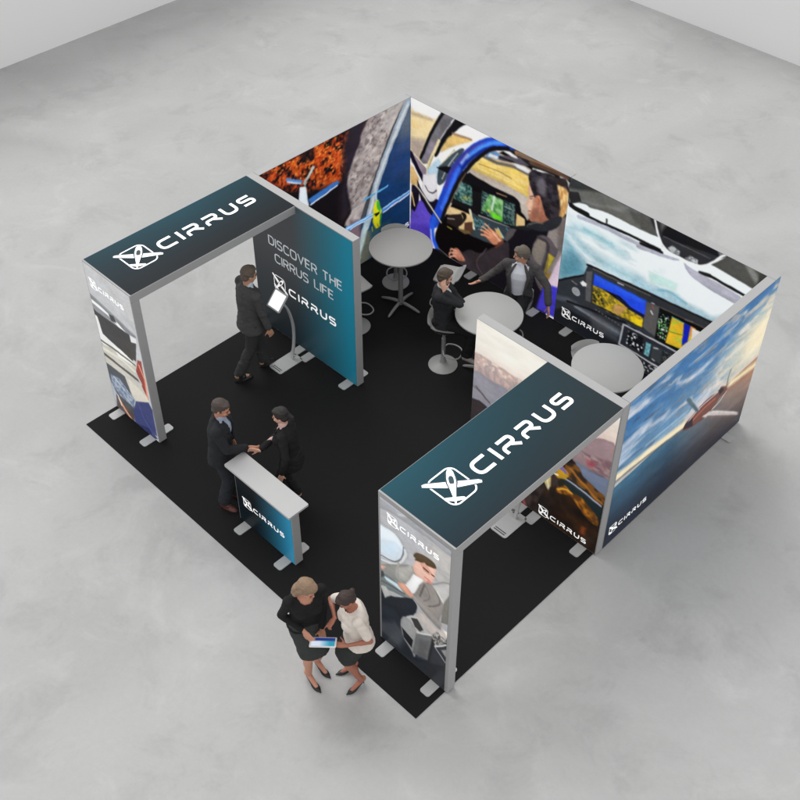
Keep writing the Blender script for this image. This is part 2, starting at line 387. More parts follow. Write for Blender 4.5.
tag(B().add([(X0, -40, 0), (40, -40, 0), (40, Y1, 0), (X0, Y1, 0)], [(0, 1, 2, 3)]).build('floor', concrete()), kind='structure')
MWALL = mat('pale_wall', (.80, .80, .80), .8, 0, .01, .5)
tag(B().box(X0-.2, X0, -40, Y1+.2, 0, 2.6).build('wall_left', MWALL), kind='structure')
tag(B().box(X0, 40, Y1, Y1+.2, 0, 2.6).build('wall_back', MWALL), kind='structure')
mc = mat('black_carpet', (.0115, .0115, .012), .92, 0, .18, 260, .15, .5, 500)
tag(B().box(0, 6.1, 0, 6.15, .0, .008).build('carpet', mc), 'square black carpet laid on the grey concrete under the whole exhibition stand', 'carpet')

# ---------------------------------------------------------------- light-box frames
T = .117; H = 2.5
def foot(parent, x, y, along='y', z=.008, two=True):
    """flat rounded plate sticking out on both sides of a panel"""
    w = .065; l = .27
    r = rrect(x-w, x+w, y-l+.03, y+l-.03, .03, 4) if along == 'y' else rrect(x-l+.03, x+l-.03, y-w, y+w, .03, 4)
    b = B().prism(r, z, z+.012)
    return b.build('foot', MWH, parent, world=True)
def frame_box(x0, x1, y0, y1, z0, z1, parent, name='frame', inset=None):
    return B().box(x0, x1, y0, y1, z0, z1, .004).build(name, MF, parent, world=True)
def seams(parent, pts):
    b = B()
    for x0, x1, y0, y1, z0, z1 in pts: b.box(x0, x1, y0, y1, z0, z1)
    return b.build('frame_joint', mat('joint_shadow', (.12, .12, .12), .7), parent, world=True)
Z = .02

# teal printed sheets
def teal_header_left(u, v):
    n = fbm(u*3+1, v*1.5, 5)
    c = mixc((16, 25, 32), (8, 68, 82), (v*1.2-.12)*(1.0-.3*abs(u-.55)*2))
    return c+((n-.5)*5)[:, None]
def teal_header_right(u, v):
    t = np.clip(v*.9+.05, 0, 1)*np.clip(1.15-u*.9, 0, 1)
    return mixc(mixc((36, 48, 56), (46, 54, 58), u), (34, 84, 98), t*1.1)

def arch(x0, x1, y0, y1, label, header_fn, pillar_panel, feet):
    root = empty('display_arch', ((x0+x1)/2, y0+T/2, 0), 0, label, 'display arch')
    frame_box(x0, x1, y0, y0+T, Z, H-T-.002, root, 'pillar_frame')
    hf = frame_box(x0, x1, y0, y1-.002, H-T, H, root, 'header_frame')
    hp = Panel((x1-.007, y0+.02, H), (0, 1, 0), (-1, 0, 0), y1-y0-.022, x1-x0-.014, .02); hp.grad(header_fn)
    h = hp.build('header_graphic', root); logo(hp, 1.28-y0-.02, .413, .205, root)
    pp = pillar_panel(root)
    for fx in feet: foot(root, fx, y0+T/2)
    B().box(x0+.02, x1-.02, y0+T, y0+T+.003, .05, H-T-.02).build('back_fabric', MBACKF, root, world=True)
    B().box(x0+.02, x1-.02, y0+T+.01, y1-.03, H-T-.003, H-T).build('underside_fabric', MBACKF, root, world=True)
    return root

def pillar_left(root):
    p = Panel((.015, .478, .03), (1, 0, 0), (0, 0, 1), .955, H-.04, .006, (190, 195, 200)); p.sm = False
    W_, H_ = p.W, p.H
    p.grad(lambda u, v: mixc((186, 192, 198), (205, 205, 206), v))
    p.crop(80, 260, 8.89)
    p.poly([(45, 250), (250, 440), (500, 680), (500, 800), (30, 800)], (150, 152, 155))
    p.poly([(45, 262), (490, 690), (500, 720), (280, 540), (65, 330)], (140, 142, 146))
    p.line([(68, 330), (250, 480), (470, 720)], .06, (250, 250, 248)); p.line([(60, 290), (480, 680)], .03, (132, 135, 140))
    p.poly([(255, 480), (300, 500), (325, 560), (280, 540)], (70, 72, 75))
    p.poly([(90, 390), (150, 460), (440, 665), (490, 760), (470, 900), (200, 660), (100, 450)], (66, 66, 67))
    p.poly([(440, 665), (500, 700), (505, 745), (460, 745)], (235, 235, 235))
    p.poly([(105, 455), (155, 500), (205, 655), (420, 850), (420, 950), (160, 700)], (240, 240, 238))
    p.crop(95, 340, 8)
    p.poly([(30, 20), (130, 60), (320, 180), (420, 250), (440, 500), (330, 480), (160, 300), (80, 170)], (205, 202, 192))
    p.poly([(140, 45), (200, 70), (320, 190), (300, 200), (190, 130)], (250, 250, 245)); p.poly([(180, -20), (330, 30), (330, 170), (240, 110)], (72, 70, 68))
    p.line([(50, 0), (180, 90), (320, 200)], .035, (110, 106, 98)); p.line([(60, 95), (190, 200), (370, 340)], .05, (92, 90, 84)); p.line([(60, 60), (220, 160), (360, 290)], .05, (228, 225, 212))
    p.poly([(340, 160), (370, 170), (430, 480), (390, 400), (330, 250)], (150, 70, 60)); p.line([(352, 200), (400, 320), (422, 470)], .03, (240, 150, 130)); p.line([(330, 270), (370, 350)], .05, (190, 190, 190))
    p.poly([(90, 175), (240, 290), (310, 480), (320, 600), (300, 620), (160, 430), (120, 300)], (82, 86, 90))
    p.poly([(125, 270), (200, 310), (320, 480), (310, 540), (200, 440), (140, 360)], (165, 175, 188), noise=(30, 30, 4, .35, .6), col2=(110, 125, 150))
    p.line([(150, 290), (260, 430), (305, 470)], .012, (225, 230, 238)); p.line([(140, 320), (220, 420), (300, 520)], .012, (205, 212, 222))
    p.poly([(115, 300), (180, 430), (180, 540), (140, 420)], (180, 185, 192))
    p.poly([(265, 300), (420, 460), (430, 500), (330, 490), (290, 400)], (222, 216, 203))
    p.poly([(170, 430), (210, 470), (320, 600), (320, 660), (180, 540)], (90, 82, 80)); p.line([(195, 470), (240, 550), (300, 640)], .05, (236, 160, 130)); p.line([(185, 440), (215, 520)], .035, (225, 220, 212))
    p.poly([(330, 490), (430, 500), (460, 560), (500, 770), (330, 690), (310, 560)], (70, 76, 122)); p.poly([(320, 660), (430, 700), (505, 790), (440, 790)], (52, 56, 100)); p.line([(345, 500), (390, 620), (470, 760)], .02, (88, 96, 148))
    p.photo(.006, 1, .05)
    g = p.build('pillar_graphic', root); logo(p, .262-.015, 2.17-.03, .073, root); return g

def pillar_right(root):
    X0_ = 5.12
    p = Panel((X0_+.03, .442, .03), (1, 0, 0), (0, 0, 1), .945, H-.09, .006, (190, 190, 190))
    p.grad(lambda u, v: mixc((168, 168, 170), (192, 192, 196), v))
    p.crop(370, 480, 8)
    p.poly([(50, 80), (300, 270), (660, 560), (660, 620), (480, 480), (200, 280), (50, 200)], (175, 176, 180)); p.line([(60, 120), (250, 260), (500, 430), (640, 560)], .02, (196, 197, 203)); p.line([(230, 275), (330, 300), (460, 390)], .03, (205, 206, 212))
    p.poly([(500, 500), (660, 620), (660, 900), (520, 800), (430, 600)], (196, 194, 192))
    p.poly([(40, 330), (200, 420), (290, 540), (310, 620), (200, 690), (40, 640)], (182, 184, 186))
    p.poly([(40, 345), (110, 370), (200, 430), (265, 530), (270, 590), (210, 645), (140, 630), (40, 570)], (235, 244, 252)); p.poly([(40, 470), (200, 500), (255, 560), (200, 630), (40, 560)], (216, 234, 248), soft=.12)
    p.line([(270, 540), (262, 610), (205, 650), (110, 610), (40, 570)], .012, (70, 72, 75)); p.line([(280, 560), (285, 610), (215, 670), (110, 640), (40, 600)], .03, (222, 224, 226))
    p.crop(370, 560, 8)
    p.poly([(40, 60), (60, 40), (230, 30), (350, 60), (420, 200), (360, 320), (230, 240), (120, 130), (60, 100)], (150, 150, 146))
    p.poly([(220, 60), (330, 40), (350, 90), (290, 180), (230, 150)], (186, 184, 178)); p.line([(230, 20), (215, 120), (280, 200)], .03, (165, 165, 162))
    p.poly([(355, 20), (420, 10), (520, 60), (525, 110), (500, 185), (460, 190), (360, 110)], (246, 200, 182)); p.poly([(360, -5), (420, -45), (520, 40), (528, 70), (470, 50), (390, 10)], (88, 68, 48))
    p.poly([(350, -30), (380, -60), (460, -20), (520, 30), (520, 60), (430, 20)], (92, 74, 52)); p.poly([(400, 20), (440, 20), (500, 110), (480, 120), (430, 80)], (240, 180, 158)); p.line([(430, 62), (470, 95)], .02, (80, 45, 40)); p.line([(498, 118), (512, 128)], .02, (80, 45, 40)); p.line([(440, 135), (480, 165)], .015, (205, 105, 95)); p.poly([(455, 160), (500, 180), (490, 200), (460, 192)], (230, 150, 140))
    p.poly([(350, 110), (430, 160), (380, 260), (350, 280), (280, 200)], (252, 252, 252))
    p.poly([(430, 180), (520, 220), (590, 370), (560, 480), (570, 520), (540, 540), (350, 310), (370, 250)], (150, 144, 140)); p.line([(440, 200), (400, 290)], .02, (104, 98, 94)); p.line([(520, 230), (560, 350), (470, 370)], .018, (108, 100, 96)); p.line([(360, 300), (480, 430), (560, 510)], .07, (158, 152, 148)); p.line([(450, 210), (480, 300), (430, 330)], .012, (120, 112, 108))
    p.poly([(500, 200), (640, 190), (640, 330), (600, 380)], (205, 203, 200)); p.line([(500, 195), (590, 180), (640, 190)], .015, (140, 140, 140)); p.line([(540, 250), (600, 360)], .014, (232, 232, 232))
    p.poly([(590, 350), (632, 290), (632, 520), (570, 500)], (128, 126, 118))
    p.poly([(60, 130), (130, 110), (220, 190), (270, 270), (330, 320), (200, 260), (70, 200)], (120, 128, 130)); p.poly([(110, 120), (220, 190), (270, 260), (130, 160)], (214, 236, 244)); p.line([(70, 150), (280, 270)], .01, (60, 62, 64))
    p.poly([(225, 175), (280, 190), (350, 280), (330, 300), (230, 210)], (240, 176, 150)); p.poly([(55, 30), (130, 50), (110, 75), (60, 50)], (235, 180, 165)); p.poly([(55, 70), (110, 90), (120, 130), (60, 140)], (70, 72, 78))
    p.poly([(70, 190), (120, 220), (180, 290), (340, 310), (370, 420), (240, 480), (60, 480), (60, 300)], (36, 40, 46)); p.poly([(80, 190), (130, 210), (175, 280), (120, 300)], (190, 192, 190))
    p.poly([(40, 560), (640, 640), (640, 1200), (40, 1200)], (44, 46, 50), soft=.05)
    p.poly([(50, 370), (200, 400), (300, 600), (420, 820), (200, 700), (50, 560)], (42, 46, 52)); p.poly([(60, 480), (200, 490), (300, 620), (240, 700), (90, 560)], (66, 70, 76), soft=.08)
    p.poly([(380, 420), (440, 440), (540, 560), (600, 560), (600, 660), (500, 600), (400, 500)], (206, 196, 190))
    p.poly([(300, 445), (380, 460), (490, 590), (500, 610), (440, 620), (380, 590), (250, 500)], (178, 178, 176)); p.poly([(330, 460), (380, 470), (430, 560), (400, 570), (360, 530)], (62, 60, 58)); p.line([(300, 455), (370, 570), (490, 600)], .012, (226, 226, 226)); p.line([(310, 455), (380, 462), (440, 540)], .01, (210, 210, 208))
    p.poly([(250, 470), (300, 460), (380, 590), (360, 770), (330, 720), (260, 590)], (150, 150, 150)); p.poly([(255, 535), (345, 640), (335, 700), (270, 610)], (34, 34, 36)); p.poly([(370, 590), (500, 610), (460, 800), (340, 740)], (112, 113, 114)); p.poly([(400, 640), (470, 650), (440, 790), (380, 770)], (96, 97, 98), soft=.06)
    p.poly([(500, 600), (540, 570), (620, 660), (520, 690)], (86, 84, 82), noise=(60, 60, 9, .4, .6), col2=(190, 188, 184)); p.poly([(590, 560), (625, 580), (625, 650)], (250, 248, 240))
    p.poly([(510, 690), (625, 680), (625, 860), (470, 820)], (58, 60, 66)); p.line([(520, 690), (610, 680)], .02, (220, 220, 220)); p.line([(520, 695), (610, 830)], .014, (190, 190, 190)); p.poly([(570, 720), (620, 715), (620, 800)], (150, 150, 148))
    p.photo(.006, 1, .05)
    g = p.build('pillar_graphic', root); logo(p, 5.425-X0_-.03, 2.165-.03, .073, root); return g

archL = arch(0, .98, .477, 3.03, 'tall teal-topped arch at the left whose pillar shows an aircraft seat picture', teal_header_left, pillar_left, (.14, .83))
archR = arch(5.12, 6.14, .443, 3.03, 'grey-teal-topped arch at the right whose pillar shows a smiling man in a cabin', teal_header_right, pillar_right, (5.27, 5.96))

# wall with the slogan
root = empty('lightbox_display', (1.02, 3.09, 0), 0, 'display panel with the slogan DISCOVER THE CIRRUS LIFE behind the standing man', 'lightbox display')
frame_box(0, 2.05, 3.03, 3.03+T, Z, H, root)
p = Panel((.012, 3.03, .03), (1, 0, 0), (0, 0, 1), 2.026, H-.045, .012)
p.grad(lambda u, v: mixc(mixc((62, 64, 67), (30, 118, 142), (u-.42)*1.9), mixc((28, 34, 38), (22, 72, 88), (u-.35)*1.9), (.62-v)*1.6*(1-np.clip(u-.45, 0, 1)*1.2)))
p.build('graphic', root)
for wd, wx, wy in (('DISCOVER', .345, 1.55), ('THE', 1.43, 1.55), ('CIRRUS', .452, 1.292), ('LIFE', 1.25, 1.292)):
    i = Ink(p); i.word(wd, wx, wy, .158, THIN, .145, .105, .3, 1.04); i.build('lettering', MINKT, root)
logo(p, .70, .845, .133, root)
for fx in (.14, .91, 1.11, 1.90): foot(root, fx, 3.03+T/2)
# left return wall: autumn coast from above with two aeroplanes
root = empty('lightbox_display', (.058, 4.6, 0), 0, 'display panel with two aeroplanes above orange autumn trees and a dark blue sea', 'lightbox display')
frame_box(0, T, 3.03+T+.003, 6.03, Z, H, root)
p = Panel((T, 3.16, .03), (0, 1, 0), (0, 0, 1), 2.868, H-.035, .0085, (26, 20, 22))
p.grain(.5, 9)
p.crop(240, 80, 4)
p.poly([(60, 400), (180, 320), (300, 245), (470, 160), (510, 150), (470, 300), (430, 420), (440, 560), (100, 560)], (22, 18, 22))
p.poly([(75, 385), (110, 355), (180, 322), (300, 258), (340, 240), (455, 190), (470, 220), (440, 260), (475, 280), (440, 330), (410, 395), (340, 430), (260, 440), (130, 425)], (206, 86, 34), noise=(12, 12, 11, .46, .58), soft=.12)
p.poly([(75, 385), (180, 322), (340, 240), (455, 190), (470, 230), (440, 330), (410, 395), (260, 450), (130, 425)], (150, 44, 18), noise=(30, 30, 21, .5, .62), soft=.05, a=.75)
p.poly([(120, 360), (300, 258), (400, 230), (420, 330), (400, 385), (300, 420)], (240, 140, 60), noise=(30, 30, 31, .6, .7), soft=.05)
p.poly([(290, 245), (230, 300), (250, 330), (300, 310)], (22, 20, 24), a=.7, soft=.05)
p.poly([(430, 200), (540, 110), (500, 210), (480, 290), (430, 400), (440, 520), (400, 560), (410, 400)], (44, 36, 46), soft=.16)
p.poly([(620, 40), (700, 30), (740, 60), (740, 800), (450, 800), (520, 480), (600, 200)], (24, 58, 104)); p.poly([(640, 40), (700, 50), (740, 70), (740, 300), (620, 300)], (84, 100, 122), soft=.25); p.poly([(560, 520), (740, 480), (740, 800), (500, 800)], (16, 48, 84), soft=.2); p.poly([(600, 260), (690, 210), (690, 300), (600, 420)], (30, 60, 120), a=.6, soft=.2)
p.poly([(540, 120), (600, 90), (670, 60), (690, 48), (640, 140), (590, 240), (555, 340), (530, 420), (505, 500), (470, 600), (420, 580), (445, 520), (430, 440), (432, 380), (460, 300), (480, 250), (490, 200)], (150, 138, 138), noise=(7, 12, 5, .3, .7), col2=(196, 186, 182), soft=.04)
p.poly([(520, 150), (640, 80), (560, 330), (520, 420), (440, 520), (440, 380), (490, 200)], (84, 74, 76), noise=(22, 26, 8, .5, .72), soft=.08, a=.6)
p.poly([(600, 90), (665, 66), (600, 210), (570, 180)], (206, 200, 196), a=.6, soft=.08)
p.line([(688, 46), (625, 170), (575, 300), (540, 400), (500, 520), (470, 620)], .09, (72, 74, 80), sp=6); p.line([(678, 70), (645, 150), (597, 270), (560, 370), (540, 440), (512, 560), (480, 660), (470, 740)], .15, (150, 164, 178), sp=6); p.line([(670, 100), (640, 170), (590, 290), (560, 370), (540, 440), (512, 560), (470, 680)], .07, (206, 214, 222), sp=6, soft=.05)
p.poly([(440, 560), (480, 560), (480, 800), (420, 760)], (120, 100, 110), soft=.06); p.poly([(500, 600), (560, 590), (530, 700), (460, 770), (470, 700)], (92, 96, 88), soft=.05); p.line([(512, 560), (490, 640), (470, 720)], .09, (176, 196, 196), soft=.05)
p.poly([(520, 590), (600, 560), (600, 680), (520, 700)], (30, 66, 80), a=.8, soft=.08)
# aeroplane one
p.poly([(240, 430), (262, 425), (275, 500), (262, 560), (235, 480)], (232, 240, 248)); p.poly([(262, 425), (252, 415), (290, 340), (300, 345), (270, 400)], (200, 205, 200)); p.line([(190, 398), (245, 408)], .05, (90, 140, 205)); p.line([(190, 404), (243, 415)], .02, (225, 232, 240))
p.poly([(272, 478), (388, 400), (397, 412), (385, 425), (285, 502)], (60, 120, 200)); p.line([(282, 500), (388, 424)], .025, (226, 234, 246))
# aeroplane two
p.crop(330, 170, 8.89)
p.line([(150, 525), (380, 400)], .085, (96, 160, 226)); p.line([(150, 520), (375, 395)], .02, (214, 236, 250)); p.line([(180, 525), (380, 415)], .02, (214, 230, 248))
p.line([(455, 365), (700, 195)], .075, (70, 136, 214)); p.line([(470, 340), (700, 185)], .02, (190, 226, 248)); p.line([(470, 380), (700, 210)], .028, (226, 222, 240))
p.line([(308, 265), (508, 145)], .042, (98, 180, 232)); p.line([(405, 110), (412, 270)], .035, (196, 214, 232))
p.poly([(395, 290), (410, 270), (435, 270), (455, 360), (450, 470), (430, 510), (400, 510), (380, 440), (385, 350)], (222, 222, 30)); p.poly([(410, 275), (437, 272), (452, 340), (440, 380), (420, 330)], (70, 196, 60)); p.poly([(390, 390), (430, 375), (442, 385), (410, 415)], (16, 20, 14)); p.poly([(440, 400), (455, 380), (455, 450), (440, 500)], (40, 130, 70)); p.line([(375, 500), (380, 545)], .016, (170, 160, 40)); p.line([(420, 480), (430, 505)], .02, (150, 100, 40))
p.photo(.016, 1, .08)
p.build('graphic', root); logo(p, 5.44-3.16, .22-.03, .078, root)
B().box(-.003, 0, 3.2, 6.0, .05, H-.03).build('back_fabric', MBACKF, root, world=True)
for fy in (3.4, 4.55, 5.85): foot(root, T/2, fy, 'x')
# back wall, left half: pilot in a blue aircraft
rootA = empty('lightbox_display', (1.53, 6.09, 0), 0, 'display panel with a dark-haired pilot sitting in a blue aircraft with its door open', 'lightbox display')
frame_box(0, 3.068, 6.033, 6.15, Z, H, rootA)
p = Panel((T, 6.033, .03), (1, 0, 0), (0, 0, 1), 3.068-T, H-.035, .0075, (252, 251, 250))
p.crop(405, 90, 8.889)
p.poly([(50, 180), (90, 190), (240, 250), (300, 290), (130, 610), (50, 560)], (250, 226, 174), soft=.05); p.poly([(60, 200), (190, 260), (190, 330), (60, 330)], (252, 214, 140), a=.7, soft=.08, noise=(9, 6, 3, .3, .6)); p.line([(60, 205), (240, 265)], .05, (190, 168, 140), soft=.05, a=.8); p.poly([(50, 430), (190, 440), (130, 610), (50, 600)], (184, 166, 152), soft=.1)
p.poly([(372, 172), (480, 235), (410, 292), (335, 400), (300, 470), (200, 650), (130, 610), (200, 440), (290, 300)], (122, 119, 125), soft=.02); p.poly([(330, 260), (470, 240), (410, 292), (300, 420)], (98, 97, 102), soft=.06, a=.7); p.poly([(150, 600), (230, 450), (290, 470), (200, 650)], (146, 138, 150), soft=.06)
p.line([(360, 172), (290, 280), (225, 400), (185, 500), (140, 600)], .05, (20, 19, 22)); p.line([(475, 232), (415, 292)], .035, (246, 246, 246))
p.poly([(482, 236), (595, 292), (520, 315), (440, 375), (400, 425), (330, 510), (282, 590), (262, 570), (310, 460), (345, 400), (400, 320)], (18, 17, 20))
p.poly([(420, 400), (600, 445), (520, 475), (430, 500), (320, 550), (350, 480)], (242, 204, 126), soft=.03); p.line([(425, 385), (590, 440)], .035, (156, 124, 96), soft=.03)
p.line([(305, 450), (250, 570), (200, 690), (190, 800)], .05, (240, 224, 176)); p.line([(250, 590), (205, 700)], .015, (170, 150, 90)); p.poly([(50, 540), (90, 570), (190, 690), (190, 800), (60, 640)], (150, 135, 150)); p.line([(80, 565), (190, 690)], .02, (246, 232, 190))
p.line([(50, 560), (110, 690), (180, 830)], .09, (26, 20, 36)); p.poly([(50, 660), (80, 690), (130, 800), (50, 830)], (236, 196, 130))
p.poly([(200, 700), (300, 610), (320, 650), (300, 830), (200, 850)], (196, 226, 244), soft=.05); p.poly([(330, 655), (450, 545), (530, 530), (430, 680), (340, 830), (290, 830), (300, 700)], (70, 82, 92)); p.line([(470, 560), (390, 670), (330, 790)], .014, (226, 228, 226)); p.line([(440, 530), (330, 660)], .02, (160, 160, 90), a=.5)
p.crop(405, 180, 8.889)
p.poly([(160, -50), (280, -60), (290, 170), (210, 190), (150, 100)], (240, 236, 240)); p.line([(180, 50), (210, 100), (250, 115), (280, 90)], .02, (60, 54, 60)); p.poly([(130, 40), (60, 40), (50, 330), (120, 250)], (24, 16, 30)); p.poly([(55, 0), (110, -10), (130, 60), (60, 40)], (222, 180, 110)); p.line([(60, 110), (85, 225)], .03, (232, 196, 120))
p.poly([(110, 0), (150, 90), (220, 190), (300, 180), (330, 380), (200, 280), (140, 170)], (24, 18, 40))
# aircraft body and cabin opening
p.poly([(50, 330), (90, 270), (140, 175), (200, 270), (250, 350), (230, 470), (210, 520), (50, 520), (50, 1000), (40, 1000)], (94, 72, 190)); p.poly([(50, 400), (250, 400), (240, 640), (50, 900)], (78, 56, 176), soft=.12)
p.crop(405, 90, 8.889)
p.poly([(830, 560), (700, 600), (600, 700), (520, 800), (370, 1100), (300, 1180), (280, 1400), (500, 1620), (1400, 1900), (1500, 1300), (1300, 600), (1000, 500)], (16, 12, 14), soft=.02)
# view through the windscreen
p.crop(490, 130, 8.889)
p.poly([(-100, 190), (0, 170), (60, 190), (350, 340), (400, 420), (380, 640), (270, 640), (120, 540), (0, 480), (-150, 400), (-190, 330)], (206, 184, 158)); p.poly([(-120, 200), (0, 245), (340, 405), (360, 600), (270, 560), (120, 470), (-40, 400), (-200, 310)], (240, 206, 104), noise=(5, 26, 4, .35, .65), col2=(250, 220, 140), soft=.03)
p.line([(-150, 190), (60, 290), (190, 320), (380, 410)], .05, (112, 104, 98), soft=.02); p.line([(-100, 300), (60, 360), (190, 430)], .016, (160, 130, 70)); p.line([(-100, 340), (120, 440), (300, 530)], .02, (250, 232, 150), a=.8); p.poly([(-330, 280), (0, 440), (270, 560), (360, 640), (340, 800), (270, 720), (0, 490), (-180, 380)], (196, 186, 176)); p.poly([(-250, 220), (-150, 200), (-140, 230), (-240, 260)], (130, 120, 110))
p.poly([(-40, 185), (60, 190), (120, 240), (100, 265), (-30, 245)], (110, 150, 200)); p.poly([(0, 205), (90, 240), (60, 260), (-20, 235)], (240, 244, 250)); p.poly([(100, 225), (300, 250), (370, 290), (330, 320), (200, 290), (90, 265)], (92, 86, 98)); p.line([(90, 240), (210, 285)], .03, (30, 28, 32))
p.poly([(100, 175), (170, 185), (240, 235), (250, 255), (190, 235)], (250, 250, 250)); p.poly([(200, 290), (300, 320), (365, 365), (340, 385), (240, 335)], (248, 250, 252))
p.poly([(-100, 150), (0, 140), (100, 150), (230, 205), (350, 265), (560, 400), (720, 440), (820, 430), (820, 640), (700, 650), (640, 460), (380, 335), (200, 200), (60, 180), (-120, 190)], (34, 33, 36))
p.poly([(96, 68), (220, 130), (420, 240), (720, 390), (820, 430), (820, 520), (700, 440), (420, 270), (200, 190), (110, 150)], (44, 46, 48)); p.line([(240, 205), (440, 285), (715, 395)], .075, (150, 112, 82), soft=.025); p.line([(360, 290), (560, 370), (690, 430)], .05, (96, 70, 54), soft=.03); p.line([(250, 215), (420, 270)], .03, (110, 100, 90)); p.line([(385, 345), (480, 375), (570, 412)], .03, (250, 250, 250))
p.line([(160, 105), (240, 145)], .02, (120, 96, 170)); p.poly([(-20, 90), (95, 90), (240, 160), (200, 175), (80, 130), (-20, 140)], (34, 74, 214)); p.poly([(700, 520), (820, 520), (820, 640), (720, 640)], (104, 102, 104), soft=.05); p.poly([(680, 440), (710, 470), (700, 520), (670, 470)], (236, 232, 226))
p.poly([(0, 490), (150, 560), (250, 620), (275, 700), (280, 760), (345, 820), (340, 900), (240, 900), (230, 720), (-20, 560), (-430, 360), (-440, 330), (-300, 340)], (18, 16, 20)); p.line([(60, 560), (150, 590)], .014, (226, 170, 130))
# screens
p.sm = False
p.crop(480, 190, 8.889)
p.poly([(-220, -140), (-80, -60), (-78, 0), (320, 110), (325, 330), (200, 330), (-70, 200), (-260, 110)], (22, 21, 24)); p.poly([(-205, -95), (-70, -30), (-65, 130), (-80, 140), (-250, 70), (-245, 20)], (104, 142, 136), noise=(34, 34, 5, .40, .62), col2=(28, 62, 58)); p.poly([(-160, 30), (-70, 60), (-75, 110), (-170, 90)], (150, 160, 100), noise=(40, 40, 6, .5, .6)); p.poly([(-180, -70), (-120, -40), (-130, 20), (-190, 0)], (150, 190, 190), a=.6, soft=.04, noise=(30, 30, 2, .4, .6))
p.poly([(20, 5), (212, 90), (312, 130), (310, 320), (200, 295), (10, 205)], (96, 124, 118), noise=(34, 40, 7, .42, .6), col2=(30, 52, 54)); p.poly([(85, 35), (212, 95), (205, 285), (95, 235), (80, 190), (10, 180)], (150, 204, 140), noise=(20, 20, 9, .35, .65), col2=(84, 150, 76)); p.poly([(90, 190), (190, 240), (190, 280), (120, 250)], (110, 226, 40), soft=.04); p.line([(128, 60), (108, 170)], .03, (230, 246, 236), soft=.03); p.poly([(60, 180), (90, 175), (80, 200)], (236, 230, 70)); p.line([(220, 150), (310, 185)], .012, (160, 180, 180)); p.line([(210, 95), (205, 290)], .01, (30, 44, 44))
p.poly([(325, 205), (400, 260), (400, 320), (320, 320)], (230, 200, 140))
p.line([(-10, 225), (270, 335)], .025, (160, 156, 156)); p.poly([(-80, 190), (-20, 230), (280, 340), (270, 440), (100, 480), (-90, 400)], (56, 66, 72)); p.poly([(-60, 230), (100, 310), (90, 380), (-50, 340)], (84, 130, 140), noise=(50, 50, 4, .45, .6), col2=(40, 56, 60)); p.line([(160, 340), (210, 420)], .025, (150, 210, 230)); p.line([(235, 340), (270, 400)], .02, (90, 150, 180)); p.line([(-88, 180), (-55, 340)], .05, (232, 222, 196)); p.poly([(130, 340), (170, 350), (210, 430), (160, 420)], (220, 180, 110))
p.sm = True
p.crop(405, 180, 8.889)
p.poly([(385, 235), (510, 275), (600, 330), (600, 400), (570, 470), (480, 430), (470, 330), (360, 295)], (238, 206, 150)); p.poly([(380, 310), (500, 300), (520, 350), (470, 430), (370, 380)], (44, 34, 32)); p.poly([(500, 290), (540, 300), (545, 345), (500, 400), (480, 400), (520, 345)], (34, 26, 26)); p.poly([(530, 380), (600, 370), (600, 480), (530, 450)], (92, 62, 48)); p.poly([(460, 430), (570, 450), (590, 480), (530, 480)], (120, 96, 60)); p.line([(380, 340), (440, 345)], .02, (160, 150, 150)); p.line([(380, 415), (415, 435)], .02, (190, 180, 70))
p.crop(405, 90, 8.889)
p.line([(920, 465), (800, 470), (700, 492), (610, 545), (520, 630), (440, 740), (390, 860), (340, 990), (300, 1090), (255, 1180)], .175, (34, 74, 206), sp=6, soft=.02); p.line([(700, 470), (600, 520), (500, 610), (415, 720), (360, 860)], .05, (70, 58, 150), sp=6, soft=.04); p.line([(880, 462), (760, 478), (660, 520), (560, 600)], .07, (80, 150, 252), sp=6, soft=.05); p.line([(560, 580), (500, 650)], .04, (170, 190, 252), soft=.04); p.line([(800, 505), (700, 530), (600, 600), (500, 710), (440, 840), (390, 960)], .035, (18, 34, 120), sp=6, soft=.04)
p.line([(480, 700), (430, 810), (380, 930), (330, 1050)], .07, (66, 118, 246), sp=5, soft=.05)
p.line([(920, 520), (800, 520), (720, 552), (620, 630), (540, 720), (470, 820), (420, 930), (370, 1040), (325, 1160)], .06, (22, 19, 24), sp=6); p.line([(540, 740), (480, 850), (380, 1060)], .02, (150, 118, 90), sp=4, a=.7)
p.crop(405, 180, 8.889)
p.line([(262, 350), (240, 430), (245, 510), (285, 605)], .10, (40, 92, 226), sp=5, soft=.03); p.line([(232, 440), (236, 520), (262, 600)], .03, (190, 190, 250), sp=4, soft=.02); p.line([(95, 45), (150, 115), (320, 375)], .035, (214, 208, 186)); p.line([(115, 80), (320, 385)], .012, (70, 60, 50))
p.line([(290, 600), (400, 690), (540, 775)], .025, (92, 88, 94)); p.poly([(230, 620), (300, 620), (420, 720), (560, 790), (560, 1100), (60, 1000), (60, 700)], (20, 18, 22))
